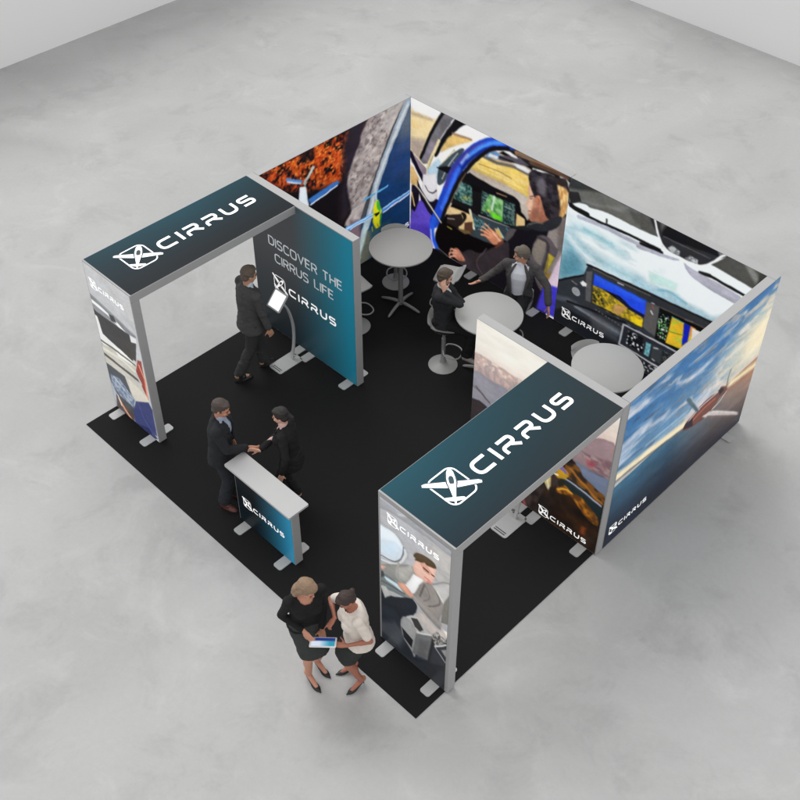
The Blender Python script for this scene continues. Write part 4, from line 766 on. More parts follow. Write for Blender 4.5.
# ---------------------------------------------------------------- tablet stands
def stand():
    r = empty('tablet_stand', (0, 0, 0))      # faces -y; origin under the pole
    w = .125
    B().prism(rrect(-w, w, -.26, .17, .035, 5), 0, .012).build('base', MWH, r)
    for yy in (-.225, -.195): B().prism(rrect(-.085, .085, yy-.006, yy+.006, .004, 2), .012, .0135).build('base_slot', MBLK, r)
    B().prism(rrect(-.08, .0, .115, .125, .003, 2), .012, .0135).build('base_slot', MBLK, r)
    pts = spline([(0, .07, .012), (0, .125, .30), (0, .135, .58), (0, .085, .86), (0, .0, 1.06), (0, -.07, 1.13)], 8)
    b = B(); n = len(pts)
    V = []; Fc = []
    for i, q in enumerate(pts):
        a = pts[max(0, i-1)]; c = pts[min(n-1, i+1)]; t = (c-a)/np.linalg.norm(c-a); nn = np.array([0, -t[2], t[1]])
        for (u, v) in ((-.02, -.012), (.02, -.012), (.02, .012), (-.02, .012)): V.append(q+np.array([u, 0, 0])+nn*v)
    for i in range(n-1):
        for k in range(4): Fc.append((4*i+k, 4*i+(k+1) % 4, 4*i+4+(k+1) % 4, 4*i+4+k))
    b.add(V, Fc+[(3, 2, 1, 0), (4*n-4, 4*n-3, 4*n-2, 4*n-1)]).build('curved_pole', mat('stand_metal', (.5, .5, .5), .4, .2), r)
    ang = math.radians(48); c, s_ = math.cos(ang), math.sin(ang)
    def tilt(P, cy=-.10, cz=1.18): return [(x*1.2, cy+y*c-z*s_*1, cz+y*s_+z*c) for x, y, z in P]
    bb = B().prism(rrect(-.105, .105, -.135, .135, .015, 4), -.018, 0); bb.v = tilt(bb.v); h = bb.build('tablet_case', MWH, r)
    bb = B().prism(rrect(-.088, .088, -.115, .115, .005, 2), 0.0005, .002); bb.v = tilt(bb.v); bb.build('screen', mat('stand_screen', (.85, .87, .88), .2, 0, .12, 6, emis=.75), h)
    bb = B().prism(rrect(-.035, .035, -.03, .03, .02, 4), -.045, -.018); bb.v = tilt(bb.v); bb.build('mount', MSTEEL, h)
    return r
k0 = stand(); k1 = copy_tree(k0)
k0.location = (.985, 2.70, .008); tag(k0, 'curved tablet stand the standing man looks at, in front of the slogan wall', 'tablet stand', 'floor stands with a tablet')
k1.location = (5.09, 2.72, .008); tag(k1, 'tablet stand under the right arch, only its base and lower pole seen', 'tablet stand', 'floor stands with a tablet')

# ================================================================ people
def V3(*a): return np.array(a, float)
def nrm(v): v = np.array(v, float); return v/(np.linalg.norm(v)+1e-12)
def cap(b, A, Bp, ra, rb, n=14, m=5):
    A = np.array(A, float); Bp = np.array(Bp, float); t = nrm(Bp-A); u = np.cross(t, [0, 0, 1.]); u = nrm(u) if np.linalg.norm(u) > .1 else nrm(np.cross(t, [1., 0, 0])); w = np.cross(t, u)
    rings = [(A-t*ra*math.cos(i/m*PI/2), ra*math.sin(i/m*PI/2)) for i in range(1, m+1)]+[(Bp+t*rb*math.sin(i/m*PI/2), rb*math.cos(i/m*PI/2)) for i in range(0, m)]
    v = [A-t*ra]; f = []
    for c, r in rings:
        for k in range(n): v.append(c+r*(math.cos(2*PI*k/n)*u+math.sin(2*PI*k/n)*w))
    v.append(Bp+t*rb); R = len(rings)
    for k in range(n): f.append((0, 1+(k+1) % n, 1+k)); f.append((len(v)-1, 1+(R-1)*n+k, 1+(R-1)*n+(k+1) % n))
    for j in range(R-1):
        for k in range(n): f.append((1+j*n+k, 1+j*n+(k+1) % n, 1+(j+1)*n+(k+1) % n, 1+(j+1)*n+k))
    return b.add(v, f)
def ell(b, c, ax, n=18, m=12):
    """ax = three scaled axis vectors (third is the pole)"""
    c = np.array(c, float); a0, a1, a2 = [np.array(q, float) for q in ax]; v = [c-a2]; f = []
    for j in range(1, m):
        th = PI*j/m-PI/2
        for k in range(n): v.append(c+a2*math.sin(th)+math.cos(th)*(math.cos(2*PI*k/n)*a0+math.sin(2*PI*k/n)*a1))
    v.append(c+a2)
    for k in range(n): f.append((0, 1+(k+1) % n, 1+k)); f.append((len(v)-1, 1+(m-2)*n+k, 1+(m-2)*n+(k+1) % n))
    for j in range(m-2):
        for k in range(n): f.append((1+j*n+k, 1+j*n+(k+1) % n, 1+(j+1)*n+(k+1) % n, 1+(j+1)*n+k))
    return b.add(v, f)
def loft(b, rings, n=24, p=2.4):
    """rings = (centre, lateral vector, depth vector): a superelliptic tube, closed at both ends"""
    v = []; f = []
    for c, a, d in rings:
        for k in range(n):
            t = 2*PI*k/n; cx, sx = math.cos(t), math.sin(t)
            v.append(np.array(c)+np.array(a)*math.copysign(abs(cx)**(2/p), cx)+np.array(d)*math.copysign(abs(sx)**(2/p), sx))
    R = len(rings)
    for j in range(R-1):
        for k in range(n): f.append((j*n+k, j*n+(k+1) % n, (j+1)*n+(k+1) % n, (j+1)*n+k))
    f.append(tuple(range(n-1, -1, -1))); f.append(tuple((R-1)*n+k for k in range(n)))
    return b.add(v, f)
def fuse(b, voxel, smooth, fold=0., seed=0):
    """melt overlapping shapes into one skin"""
    me = mesh('tmp', b.v, b.f); o = bpy.data.objects.new('tmp', me); COL.objects.link(o)
    bm = bmesh.new(); bm.from_mesh(me); bmesh.ops.recalc_face_normals(bm, faces=bm.faces); bm.to_mesh(me); bm.free()
    r = o.modifiers.new('r', 'REMESH'); r.mode = 'VOXEL'; r.voxel_size = voxel; r.use_smooth_shade = True
    if smooth: s = o.modifiers.new('s', 'SMOOTH'); s.iterations = smooth; s.factor = .5
    bpy.context.view_layer.update(); dg = bpy.context.evaluated_depsgraph_get()
    out = bpy.data.meshes.new_from_object(o.evaluated_get(dg)); bpy.data.objects.remove(o); bpy.data.meshes.remove(me)
    if fold:
        n = len(out.vertices); co = np.empty(n*3, np.float32); out.vertices.foreach_get('co', co); co = co.reshape(-1, 3)
        no = np.empty(n*3, np.float32); out.vertex_normals.foreach_get('vector', no); no = no.reshape(-1, 3)
        q = fbm(co[:, 0]*11+co[:, 2]*5, co[:, 2]*13+co[:, 1]*9, seed, 3)-.5; q2 = 1-abs(fbm(co[:, 1]*8+co[:, 2]*14, co[:, 0]*9-co[:, 2]*6, seed+5, 2)*2-1)
        co = co+no*((q*fold*1.3+(q2-.7)*fold*.8)[:, None]); out.vertices.foreach_set('co', co.ravel()); out.update()
    return out
def split(me, test):
    """returns (kept, taken) copies; test(centres, normals) -> bool array of faces taken"""
    n = len(me.polygons); c = np.empty(n*3, np.float32); me.polygons.foreach_get('center', c); c = c.reshape(-1, 3); m = test(c)
    res = []
    for keep in (False, True):
        q = me.copy(); bm = bmesh.new(); bm.from_mesh(q); bm.faces.ensure_lookup_table()
        bmesh.ops.delete(bm, geom=[bm.faces[i] for i in np.nonzero(m != keep)[0]], context='FACES'); bm.to_mesh(q); bm.free(); res.append(q)
    return res
def ik(a, c, la, lb, hint):
    a = np.array(a, float); c = np.array(c, float); d = np.linalg.norm(c-a); D = min(d, (la+lb)*.998); t = nrm(c-a); c = a+t*D
    x = (la*la-lb*lb+D*D)/(2*D); h = math.sqrt(max(0, la*la-x*x)); hh = np.array(hint, float); hh = nrm(hh-t*(hh@t)); return a+t*x+hh*h, c

def skin_mat(name, rgb):
    m = mat(name, rgb, .5, 0, .10, 14, .35)
    b = m.node_tree.nodes['Principled BSDF']; b.inputs['Subsurface Weight'].default_value = .08; b.inputs['Subsurface Radius'].default_value = (.02, .008, .004); return m
def cloth(name, rgb, var=.16): return mat(name, rgb, .85, 0, var, 22, .2, .25, 300)

def hand(b, wrist, d, palm_n, side, curl, s=1., point=False, thumb_out=.6):
    """d = direction of the fingers, palm_n = where the palm looks, side = +1 when the thumb lies on cross(d, palm_n)"""
    d = nrm(d); pn = nrm(np.array(palm_n, float)-d*(np.dot(palm_n, d))); t = np.cross(d, pn)*side
    w = np.array(wrist, float)
    loft(b, [(w-d*.02, t*.024*s, pn*.018*s), (w+d*.015*s, t*.028*s, pn*.017*s), (w+d*.05*s, t*.039*s, pn*.015*s), (w+d*.088*s, t*.041*s, pn*.012*s)], 14, 2.6)
    for i, (off, L) in enumerate(((.030, .070), (.010, .078), (-.011, .072), (-.031, .056))):
        cu = curl*(1+.12*i) if not (point and i == 0) else .1
        if point and i > 0: cu = max(cu, 1.2)
        p = w+d*.086*s+t*off*s; a = .25*cu; r = .0095*s; dd = nrm(d+t*(off*2.2)*(1-min(1, cu)))
        for k, fr in enumerate((.45, .32, .23)):
            dirv = dd*math.cos(a)+pn*math.sin(a); q = p+dirv*L*fr*s; cap(b, p, q, r, r*.93, 8, 3); p = q; r *= .93; a += cu*.62
    p = w+d*.025*s+t*.026*s; dv = nrm(d*.75+t*thumb_out+pn*.35)
    for L, r in ((.036, .0125), (.030, .0105), (.022, .009)):
        q = p+dv*L*s; cap(b, p, q, r*s, r*.92*s, 8, 3); p = q; dv = nrm(dv+d*.28*(1 if thumb_out < 1 else 0)+pn*.22)

def person(label, pos, yaw, s=1., look=None, pelvis=None, lean=(0, 0), twist=0., head_off=(0, 0), hands=None, feet=None, sex='m', seated=False,
           skin=(.50, .27, .18), hair=(.03, .022, .018), hairstyle='short', outfit=None, seed=1, shoulders=None):
    """pos = ground point under the pelvis; hands/feet = {'L': dict, 'R': dict} with world targets"""
    f = V3(math.cos(yaw), math.sin(yaw), 0); l = V3(-math.sin(yaw), math.cos(yaw), 0); up = V3(0, 0, 1); base = V3(*pos, 0)
    root = empty('person', (pos[0], pos[1], 0), 0, label, 'person')
    o = outfit; fem = sex == 'f'
    hw = .088*s; sw = (.165 if fem else .192)*s
    pz = pelvis if pelvis else .93*s
    pel = base+up*pz
    tl = .50*s
    # torso line
    ch = pel+up*math.sqrt(max(.01, tl**2-lean[0]**2-lean[1]**2))+f*lean[0]+l*lean[1]
    tw = math.radians(twist); f2 = f*math.cos(tw)+l*math.sin(tw); l2 = l*math.cos(tw)-f*math.sin(tw)
    tu = nrm(ch-pel); f2 = nrm(f2-tu*(f2@tu)); l2 = nrm(np.cross(tu, f2))
    lk = nrm(look) if look is not None else f2
    neck = ch+tu*.045*s; hc = neck+tu*.10*s+f2*.02*s+up*.045*s+f2*head_off[0]+l2*head_off[1]
    hf = lk; hl = nrm(np.cross(up, hf)); hu = np.cross(hf, hl)
    sh = {'L': ch+l2*sw-tu*.02*s, 'R': ch-l2*sw-tu*.02*s}; hip = {'L': pel+l*hw, 'R': pel-l*hw}
    J = {}
    for sd in 'LR':
        sg = 1 if sd == 'L' else -1
        h = hands[sd]; el, wr = ik(sh[sd], h['p'], .285*s, .255*s, h.get('hint', -f2*.6+l2*sg*.5-up*.6)); J[sd] = [el, wr, h]
        ft = feet[sd]; an = V3(ft['p'][0], ft['p'][1], ft.get('z', .085 if not fem else .125)*s); kn, an = ik(hip[sd], an, .43*s, .43*s, ft.get('hint', f+up*.15)); J[sd] += [kn, an, ft]
    def torso(b, g, top=True, hem=None, waist=1.):
        W = (.86 if fem else 1.)
        rings = [(pel-tu*.10*s, l*(.15*s+g), f*(.105*s+g)), (pel-tu*.02*s, l*(.168*s+g), f*(.118*s+g)), (pel+tu*.10*s, (l*.6+l2*.4)*((.150 if not fem else .128)*s*waist+g), (f*.6+f2*.4)*((.108 if not fem else .095)*s+g)),
                 (pel+tu*.22*s, (l*.3+l2*.7)*((.152 if not fem else .13)*s*waist+g), (f*.3+f2*.7)*((.108 if not fem else .10)*s+g)), (pel+tu*.34*s+f2*.005, l2*(.172*W*s+g), f2*(.118*s+g)), (pel+tu*.43*s, l2*(.180*W*s+g), f2*(.108*s+g)), (pel+tu*.485*s-f2*.01*s, l2*(.150*W*s+g), f2*(.082*s+g)), (pel+tu*.53*s-f2*.012*s, l2*(.085*s+g), f2*(.062*s+g))]
        if hem is not None: rings = [(pel-up*hem*s, l*(.176*s+g*1.3), f*(.128*s+g*1.3)), (pel-up*hem*.5*s, l*(.174*s+g*1.1), f*(.124*s+g*1.1))]+rings[1:]
        loft(b, rings)
        if fem:
            for sg in (1, -1): ell(b, pel+tu*.345*s+f2*.085*s+l2*sg*.07*s, [f2*(.055*s+g), l2*(.06*s+g), tu*(.06*s+g)])
    # ---- body: one continuous skin
    b = B(); torso(b, 0)
    cap(b, neck-tu*.05*s, hc-hu*.05*s-hf*.02*s, (.056 if not fem else .047)*s, (.053 if not fem else .045)*s)
    k = s*(1 if not fem else .95)
    ell(b, hc+hu*.022*k-hf*.012*k, [hf*.096*k, hl*.077*k, hu*.096*k]); ell(b, hc+hf*.030*k-hu*.045*k, [hf*.062*k, hl*.058*k, hu*.074*k]); ell(b, hc+hf*.062*k-hu*.098*k, [hf*.024*k, hl*.028*k, hu*.018*k])
    ell(b, hc+hf*.060*k+hu*.024*k, [hf*.028*k, hl*.055*k, hu*.022*k]); cap(b, hc+hf*.086*k+hu*.008*k, hc+hf*.106*k-hu*.030*k, .009*k, .0135*k, 8, 3); ell(b, hc+hf*.084*k-hu*.064*k, [hf*.012*k, hl*.022*k, hu*.010*k])
    for sg in (1, -1):
        ell(b, hc+hl*sg*.079*k-hf*.008*k-hu*.008*k, [hf*.018*k, hl*.010*k, hu*.031*k]); ell(b, hc+hl*sg*.040*k+hf*.066*k-hu*.030*k, [hf*.022*k, hl*.022*k, hu*.022*k])
    for sd in 'LR':
        el, wr, h, kn, an, ft = J[sd]; sg = 1 if sd == 'L' else -1; ar = .82 if fem else 1
        ell(b, sh[sd]+tu*.005, [f2*.058*s*ar, l2*.056*s*ar, tu*.058*s*ar]); cap(b, sh[sd], el, .047*s*ar, .037*s*ar); cap(b, el, el+(wr-el)*.45, .039*s*ar, .037*s*ar); cap(b, el, wr, .036*s*ar, .025*s*ar)
        hand(b, wr+nrm(wr-el)*.012, h.get('dir', wr-el), h.get('palm', -l2*sg), h.get('side', sg), h.get('curl', .5), s*(.95 if fem else 1.03), h.get('point', False), h.get('thumb', .6))
        hi = hip[sd]; cap(b, hi, kn, .080*s, .052*s); cap(b, hi-up*.0+(kn-hi)*.1, kn-(kn-hi)*.45, .082*s, .066*s); cap(b, kn, an, .050*s, .034*s)
        sh_d = nrm(an-kn); bk_ = -nrm(np.array([*ft['toe'], 0])); ell(b, kn+(an-kn)*.30+bk_*.018*s, [bk_*.048*s, np.cross(sh_d, bk_)*.046*s, sh_d*.13*s])
        td = nrm(np.array([*ft['toe'], 0])); A = an-up*.02*s; zt = .028
        toe = V3(an[0], an[1], zt)+td*(.145 if not fem else .125)*s
        if ft.get('z', 0) > .15: toe = an+td*.11*s-up*.09*s; toe[2] = max(toe[2], .028)
        cap(b, A-td*.035*s, toe, .034*s, .022*s)
        J[sd] += [td, toe]
    body = link('body', fuse(b, .0085, 2), skin_mat('skin_tone_%d' % seed, skin), root, True, True)
    # features
    for sg in (1, -1):
        e = B(); ell(e, hc+hl*sg*.031*k+hf*.083*k-hu*.001*k, [hf*.006*k, hl*.010*k, hu*.0045*k], 10, 8); e.build('eye', mat('eye_dark', (.10, .07, .06), .4), root, True, True)
        e = B(); cap(e, hc+hl*sg*.014*k+hf*.094*k+hu*.018*k, hc+hl*sg*.048*k+hf*.080*k+hu*.020*k, .0030*k, .0022*k, 6, 2); e.build('eyebrow', mat('brow_%d' % seed, tuple(q*.8 for q in hair), .8), root, True, True)
    e = B(); ell(e, hc+hf*.095*k-hu*.064*k, [hf*.006*k, hl*.021*k, hu*.006*k], 10, 6); e.build('lips', mat('lips', (.36, .12, .10), .5), root, True, True)
    # hair
    hb = B(); hm = mat('hair_%d' % seed, hair, .6, 0, .35, 60, .4, .6, 180)
    ell(hb, hc+hu*.040*k-hf*.022*k, [hf*.098*k, hl*.086*k, hu*.090*k]); ell(hb, hc-hf*.050*k-hu*.005*k, [hf*.062*k, hl*.080*k, hu*.075*k]); ell(hb, hc+hu*.085*k+hf*.025*k, [hf*.060*k, hl*.062*k, hu*.032*k])
    if hairstyle == 'short':
        for sg in (1, -1): ell(hb, hc+hl*sg*.068*k-hf*.012*k+hu*.02*k, [hf*.045*k, hl*.017*k, hu*.05*k])
    if hairstyle == 'bun':
        ell(hb, hc-hf*.115*k+hu*.045*k, [hf*.042*k, hl*.045*k, hu*.04*k]); ell(hb, hc-hf*.07*k-hu*.01*k, [hf*.05*k, hl*.075*k, hu*.06*k])
    if hairstyle == 'ponytail':
        cap(hb, hc-hf*.10*k+hu*.03*k, hc-hf*.15*k-hu*.03*k, .028*k, .03*k); cap(hb, hc-hf*.15*k-hu*.03*k, hc-hf*.13*k-hu*.16*k, .028*k, .012*k)
    if hairstyle == 'long':
        for sg in (1, -1): cap(hb, hc+hl*sg*.068*k-hf*.02*k+hu*.03*k, hc+hl*sg*.075*k-hf*.045*k-hu*.10*k, .033*k, .026*k)
        loft(hb, [(hc-hf*.05*k+hu*.02*k, hl*.082*k, hf*.06*k), (hc-hf*.07*k-hu*.08*k, hl*.085*k, hf*.045*k), (hc-hf*.06*k-hu*.16*k, hl*.07*k, hf*.032*k)])
    hm_ = fuse(hb, .007, 1, .014, seed)
    # keep the hair off the face
    kept, _ = split(hm_, lambda c: ((c-hc)@hf > .052*k) & ((c-hc)@hu < .062*k) & (np.abs((c-hc)@hl) < .085*k)); link('hair', kept, hm, root, True, True)
    # ---- clothes
    oc = o
    def legs(name, m, g, gk, ga, low=1.):
        c = B(); loft(c, [(pel+up*.08*s, l*(.15*s+g), f*(.108*s+g)), (pel, l*(.165*s+g), f*(.120*s+g)), (pel-up*.09*s, l*(.158*s+g), f*(.112*s+g))])
        for sd in 'LR':
            el, wr, h, kn, an, ft, td, toe = J[sd]; cap(c, hip[sd], kn, .090*s+g, .060*s+gk); cap(c, kn, kn+(an-kn)*.86, .060*s+gk, .05*s+ga)
            loft(c, [(kn+(an-kn)*.5, np.cross(nrm(an-kn), td)*(.055*s+ga), td*(.062*s+ga)), (kn+(an-kn)*.97, np.cross(nrm(an-kn), td)*(.050*s+ga), td*(.062*s+ga))], 16, 2)
            if seated: ell(c, hip[sd]+up*.0-f*.03, [f*.13*s, l*.10*s, up*.10*s])
        return link(name, fuse(c, .010, 2, .012, seed+3), m, root, True, True)
    def sleeves(c, g, frac=1.):
        for sd in 'LR':
            el, wr, h = J[sd][:3]; ar = .85 if fem else 1
            ell(c, sh[sd]+tu*.0, [f2*(.062*s*ar+g), l2*(.058*s*ar+g), tu*(.058*s*ar+g)])
            if frac >= 1: cap(c, sh[sd], el, .050*s*ar+g, .041*s*ar+g); cap(c, el, el+(wr-el)*(.90*frac), .040*s*ar+g, .031*s*ar+g*1.1)
            else: cap(c, sh[sd], sh[sd]+(el-sh[sd])*frac, .050*s*ar+g*1.2, .046*s*ar+g*1.6)
    def shoes(m, heel=False):
        for sd in 'LR':
            el, wr, h, kn, an, ft, td, toe = J[sd]; c = B(); lat = np.cross(up, td)
            if ft.get('z', 0) > .15 and not heel:
                A = an-up*.03; cap(c, A-td*.03, toe, .042*s, .034*s); link('shoe', fuse(c, .007, 3), m, root, True, True); continue
            if not heel:
                g = V3(an[0], an[1], 0); loft(c, [(g-td*.055*s+up*.012, lat*.030*s, td*.018*s), (g-td*.04*s+up*.05*s, lat*.033*s, td*.025*s)], 14)
                cap(c, g-td*.03*s+up*.045*s, g+td*.05*s+up*.058*s, .040*s, .040*s); loft(c, [(g+up*.008+td*.05*s, lat*.045*s, td*.13*s), (g+up*.03+td*.05*s, lat*.045*s, td*.13*s), (g+up*.055+td*.045*s, lat*.032*s, td*.09*s)], 20, 2.2)
                cap(c, g+td*.05*s+up*.035*s, g+td*.14*s+up*.030*s, .038*s, .026*s)
                cap(c, V3(an[0], an[1], .05*s), an+up*.01, .042*s, .040*s)
            else:
                g = V3(an[0], an[1], 0); hz = an[2]-.035*s
                loft(c, [(g+td*.115*s+up*.004, lat*.036*s, td*.075*s), (g+td*.110*s+up*.022, lat*.036*s, td*.072*s), (g+td*.105*s+up*.034, lat*.026*s, td*.05*s)], 18, 2)
                cap(c, g+td*.14*s+up*.016, g+td*.20*s+up*.012, .022*s, .008*s); cap(c, g-td*.030*s+up*hz, g+td*.08*s+up*.022*s, .030*s, .030*s, 12, 4); cap(c, g-td*.040*s+up*(hz+.02), g-td*.036*s+up*hz, .026*s, .028*s); cap(c, g-td*.042*s+up*.004, g-td*.036*s+up*hz*.9, .007*s, .012*s, 8, 3)
            me = fuse(c, .006, 2)
            if heel:  # open the instep so that skin shows
                me, _ = split(me, lambda q: (q[:, 2] > .032+.35*np.maximum(0, .10-((q-g)@td))*1.) & ((q-g)@td > -.005) & ((q-g)@td < .11)) if False else (me, None)
            link('shoe', me, m, root, True, True)
    if oc['kind'] == 'suit':
        m = cloth('suit_%d' % seed, oc['col']); ms = cloth('shirt_%d' % seed, oc.get('shirt', (.7, .72, .75)), .05)
        legs('trousers', cloth('trousers_%d' % seed, oc.get('tcol', oc['col'])), .012, .014, .022)
        c = B(); torso(c, .008, hem=None); sleeves(c, .004)
        cap(c, neck-tu*.035*s, neck+tu*.012*s+f2*.006, .066*s, .062*s)
        link('shirt', fuse(c, .010, 1), ms, root, True, True)
        c = B(); torso(c, .024, hem=.13); sleeves(c, .013)
        for sg in (1, -1): cap(c, neck+l2*sg*.062*s-tu*.03*s-f2*.02*s, sh['L' if sg > 0 else 'R']+tu*.028*s, .034*s, .042*s)
        cap(c, neck-f2*.055*s+l2*.05*s-tu*.01*s, neck-f2*.055*s-l2*.05*s-tu*.01*s, .026*s, .026*s)
        wide = oc.get('open', .052)*s
        def vee(q):
            h = (q-pel)@tu; d = (q-pel-tu*(.1*s))@f2; x = np.abs((q-ch)@l2); t = np.clip((h-oc.get('low', .22)*s)/(.30*s), 0, 1)
            front = (d > .03*s) & (x < .012*s*(h > oc.get('low', .22)*s)+wide*t**.8+oc.get('gap', 0)*s) & (h > oc.get('low', .22)*s)
            r = np.linalg.norm((q-neck)-((q-neck)@tu)[:, None]*tu, axis=1); return front | ((r < .062*s) & ((q-neck)@tu > -.035*s) & (d > -.02*s))
        j = fuse(c, .010, 2, .012, seed); kept, _ = split(j, vee); jo = link('jacket', kept, m, root, True, True)
        so = jo.modifiers.new('thickness', 'SOLIDIFY'); so.thickness = .006; so.offset = -1
        # lapels: two flat strips along the opening
        for sg in (1, -1):
            c = B(); top = neck+l2*sg*.058*s+f2*.045*s-tu*.005*s; mid = ch+l2*sg*(wide+.028+oc.get('gap', 0))+f2*.128*s-tu*.10*s; low = pel+tu*(oc.get('low', .22)+.02)*s+f2*.150*s+l2*sg*(.014+oc.get('gap', 0)*1.3*s)
            loft(c, [(top, l2*.016*s, f2*.010*s), (ch+l2*sg*(wide+.012+oc.get('gap', 0)*.6)+f2*.098*s-tu*.02*s, l2*.026*s, f2*.010*s), (mid, l2*.026*s, f2*.010*s), (low, l2*.008*s, f2*.008*s)], 12); link('lapel', fuse(c, .007, 1), m, root, True, True)
        shoes(mat('shoe_%d' % seed, oc.get('shoe', (.03, .012, .01)), .35))
    else:
        m = cloth('top_%d' % seed, oc['top']); mk = cloth('skirt_%d' % seed, oc['skirt'])
        c = B(); torso(c, .014 if oc.get('long') else .026, hem=oc.get('hem', .02), waist=1.06 if oc.get('long') else 1.18); sleeves(c, .010, 1. if oc.get('long') else .72)
        for sg in (1, -1): cap(c, neck+l2*sg*.05*s-tu*.035*s, sh['L' if sg > 0 else 'R']+tu*.012*s, .030*s, .040*s)
        j = fuse(c, .0095, 3, .007, seed)
        kept, _ = split(j, lambda q: (np.linalg.norm((q-neck)-((q-neck)@tu)[:, None]*tu-f2*.012, axis=1) < (.085 if oc.get('long') else .066)*s) & ((q-neck)@tu > -.075*s)); link('top', kept, m, root, True, True)
        c = B(); kn = (J['L'][3]+J['R'][3])/2; kd = J['L'][3]-J['R'][3]; sp = abs(kd@l)*.5
        hemc = pel*.10+kn*.90; hemc[2] = kn[2]+.06*s
        loft(c, [(pel+up*.13*s, l*.134*s, f*.10*s), (pel+up*.03*s, l*.168*s, f*.125*s), (pel-up*.05*s, l*.182*s, f*.135*s), (pel*.5+hemc*.5, l*.168*s, f*.128*s), (hemc, l*(.118+sp*.5)*s, f*.118*s)])
        link('skirt', fuse(c, .010, 2, .010, seed+2), mk, root, True, True)
        shoes(mat('heels_%d' % seed, (.012, .012, .014), .35), heel=True)
    return root

# 1 man at the tablet stand
yaw = math.radians(80)
person('man in dark grey suit standing alone, turned to the tablet stand by the slogan', (.82, 2.24), yaw, 1.06, look=(.25, .95, -.25), lean=(.03, 0),
       hands={'R': dict(p=(1.10, 2.33, .93), curl=.6), 'L': dict(p=(.62, 2.40, .95), curl=.6)},
       feet={'L': dict(p=(.80, 2.42), toe=(.15, 1), hint=(.1, 1, 0)), 'R': dict(p=(.80, 1.98), toe=(.3, 1), z=.12, hint=(.2, 1, 0))},
       skin=(.50, .27, .17), hair=(.12, .09, .07), outfit=dict(kind='suit', col=(.066, .064, .066), tcol=(.040, .040, .040), shirt=(.55, .6, .68), shoe=(.02, .018, .018)), seed=1)
# 2 man shaking hands
yaw = math.radians(38)
person('short-haired man in a dark suit shaking hands behind the teal counter', (2.36, .50), yaw, 1.015, look=(.85, .6, -.35), lean=(.05, 0),
       hands={'R': dict(p=(2.665, .665, 1.07), dir=(.75, .5, .02), palm=(-.5, .75, -.1), curl=.55, hint=(.2, -.6, -1), thumb=.5), 'L': dict(p=(2.27, .74, .86), curl=.6, hint=(-.8, -.3, -.5))},
       feet={'L': dict(p=(2.38, .62), toe=(.7, .7)), 'R': dict(p=(2.42, .41), toe=(1, .25))},
       skin=(.46, .22, .14), hair=(.06, .043, .036), outfit=dict(kind='suit', col=(.020, .021, .024), tcol=(.022, .025, .030), shirt=(.32, .36, .46), shoe=(.09, .03, .025)), seed=2)
# 3 woman shaking hands
yaw = math.radians(218)
person('woman in a black suit with dark tied-back hair shaking hands behind the teal counter', (2.99, 1.06), yaw, .955, look=(-.85, -.6, -.2), lean=(.05, 0), sex='f',
       hands={'R': dict(p=(2.80, .76, 1.06), dir=(-.75, -.5, .02), palm=(.5, -.75, -.1), curl=.55, hint=(-.2, .5, -1), thumb=.5), 'L': dict(p=(3.12, .80, .86), curl=.6)},
       feet={'L': dict(p=(3.02, .98), toe=(-.8, -.7)), 'R': dict(p=(2.95, 1.12), toe=(-.9, -.5))},
       skin=(.60, .33, .24), hair=(.018, .014, .014), hairstyle='ponytail', outfit=dict(kind='suit', col=(.014, .014, .015), shirt=(.62, .42, .40), shoe=(.01, .01, .01), open=.05), seed=3)
# 4 blonde woman with the tablet
yaw = math.radians(-20)
person('blonde woman in a long-sleeved black top and skirt, holding the tablet', (4.89, -.41), yaw, 1.055, look=(.86, .22, -.50), lean=(.07, .0), twist=0, sex='f', head_off=(.03, .0),
       hands={'R': dict(p=(5.05, -.57, 1.13), dir=(.85, .05, -.50), palm=(.3, .6, -.5), curl=.5, hint=(-.45, -.15, -1), thumb=.8), 'L': dict(p=(5.06, -.33, .93), dir=(.6, -.5, -.0), palm=(0, 0, 1), curl=.5, hint=(-.3, .5, -.9))},
       feet={'L': dict(p=(4.90, -.30), toe=(1, -.04)), 'R': dict(p=(4.955, -.475), toe=(1, -.12))},
       skin=(.50, .24, .16), hair=(.25, .165, .105), hairstyle='long', outfit=dict(kind='dress', top=(.012, .012, .013), skirt=(.040, .044, .042), long=True), seed=4)
# 5 woman in the cream top
yaw = math.radians(-115)
person('dark-haired woman in a cream short-sleeved top and black skirt pointing at the tablet', (5.37, -.10), yaw, .965, look=(-.25, -.80, -.62), lean=(.06, 0), sex='f', head_off=(.02, 0),
       hands={'R': dict(p=(5.20, -.27, 1.20), dir=(.05, -.80, -.35), palm=(.3, .1, -1), curl=.9, point=True, hint=(-.9, .1, -.5)), 'L': dict(p=(5.45, -.33, 1.03), dir=(-.65, -.50, .0), palm=(-.1, 0, 1), curl=.45, hint=(.8, .5, -.5), thumb=.9)},
       feet={'L': dict(p=(5.40, -.13), toe=(-.10, -1)), 'R': dict(p=(5.20, -.06), toe=(-.45, -1))},
       skin=(.36, .14, .09), hair=(.04, .025, .022), hairstyle='bun', outfit=dict(kind='dress', top=(.66, .60, .54), skirt=(.030, .034, .033), hem=.06), seed=5)
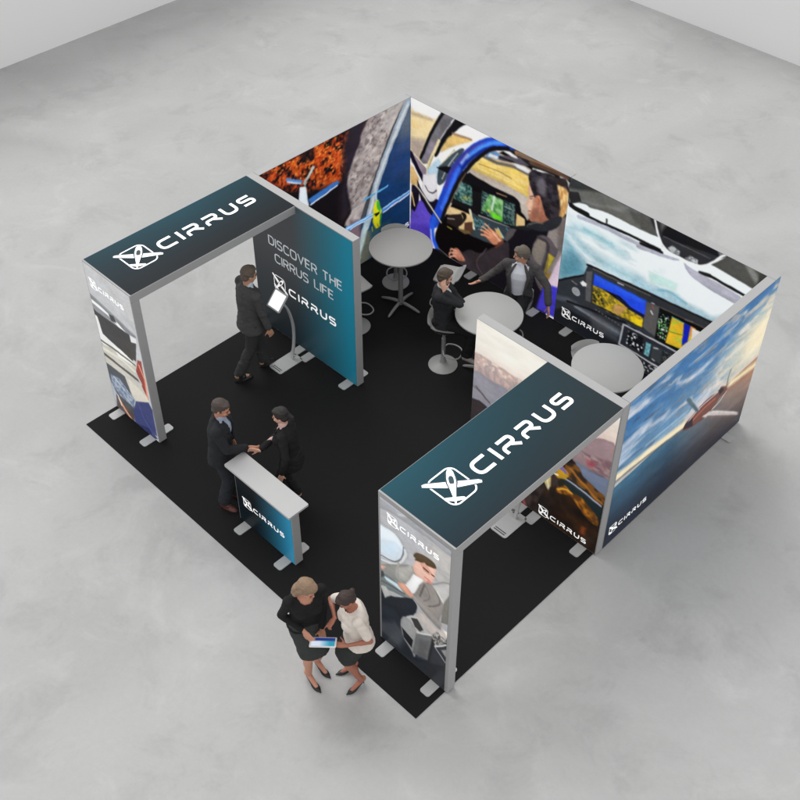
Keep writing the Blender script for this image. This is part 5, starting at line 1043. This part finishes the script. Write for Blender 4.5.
# 6 seated man, hand at his head
yaw = math.radians(33)
person('seated man in a dark suit with one hand held to his head', (2.56, 4.19), yaw, 1.0, look=(.6, .72, -.35), pelvis=.86, lean=(-.05, .03), head_off=(.03, .0), seated=True,
       hands={'R': dict(p=(2.64, 4.10, 1.42), dir=(-.35, .15, .8), palm=(-.3, .9, -.1), curl=.7, hint=(.9, .45, -.35)), 'L': dict(p=(2.84, 4.42, .97), dir=(.9, .1, 0), palm=(0, 0, -1), curl=.3)},
       feet={'L': dict(p=(2.86, 4.44), z=.36, toe=(.85, .5), hint=(.85, .5, .6)), 'R': dict(p=(2.92, 4.28), z=.34, toe=(.85, .5), hint=(.85, .45, .6))},
       skin=(.58, .33, .24), hair=(.08, .058, .042), outfit=dict(kind='suit', col=(.022, .023, .025), tcol=(.012, .012, .013), shirt=(.6, .6, .62), shoe=(.3, .27, .25)), seed=6)
# 7 seated man with spread arms
yaw = math.radians(-62)
person('seated man in open grey jacket and white shirt, arms spread, below the pilot picture', (2.94, 5.30), yaw, 1.04, look=(-.80, -.62, -.28), pelvis=.87, lean=(.02, .0), seated=True,
       hands={'R': dict(p=(2.60, 4.86, 1.16), dir=(-.3, -.85, -.1), palm=(-.5, .1, .8), curl=.25, hint=(-.6, .1, -.8), thumb=.8), 'L': dict(p=(3.46, 5.30, .95), dir=(.25, -.15, -.9), palm=(-.5, -.7, 0), curl=.45, hint=(.8, .5, -.1))},
       feet={'L': dict(p=(3.14, 4.98), z=.36, toe=(.5, -.85), hint=(.5, -.85, .6)), 'R': dict(p=(2.98, 4.94), z=.34, toe=(.4, -.9), hint=(.3, -.9, .6))},
       skin=(.50, .26, .18), hair=(.12, .10, .08), outfit=dict(kind='suit', col=(.066, .062, .062), tcol=(.016, .016, .018), shirt=(.66, .68, .74), shoe=(.02, .02, .02), open=.062, gap=.045, low=.02), seed=7)

# ---------------------------------------------------------------- the tablet in their hands
q = [bk(x, y, 2, 1.06) for x, y in ((311, 639), (338, 638), (335, 648), (309, 647))]
tc = V3(5.262, -.492, 1.06); ux = nrm(V3(.72, .68, .0)); vy = nrm(V3(-.60, .62, -.42)); vy = nrm(vy-ux*(vy@ux)); nz_ = np.cross(ux, vy)
root = tag(empty('tablet', tuple(tc)), 'white tablet with a blue and white screen held between the two women', 'tablet')
def flat(x0, x1, y0, y1, r, z0, z1):
    b = B().prism(rrect(x0, x1, y0, y1, r, 4), z0, z1); b.v = [tuple(tc+ux*a+vy*c+nz_*d) for a, c, d in b.v]; return b
flat(-.135, .135, -.092, .092, .012, -.005, .003).build('tablet_case', mat('tablet_white', (.75, .76, .78), .35), root, world=True)
p = Panel(tc-ux*.118-vy*.076, ux, vy, .236, .152, .004, (40, 60, 130)); p.N = nz_
p.grad(lambda u, v: mixc(mixc((225, 235, 250), (60, 160, 190), (u-.35)*2.2), (44, 62, 140), (v-.55)*6)); p.build('screen', root, off=.0045)
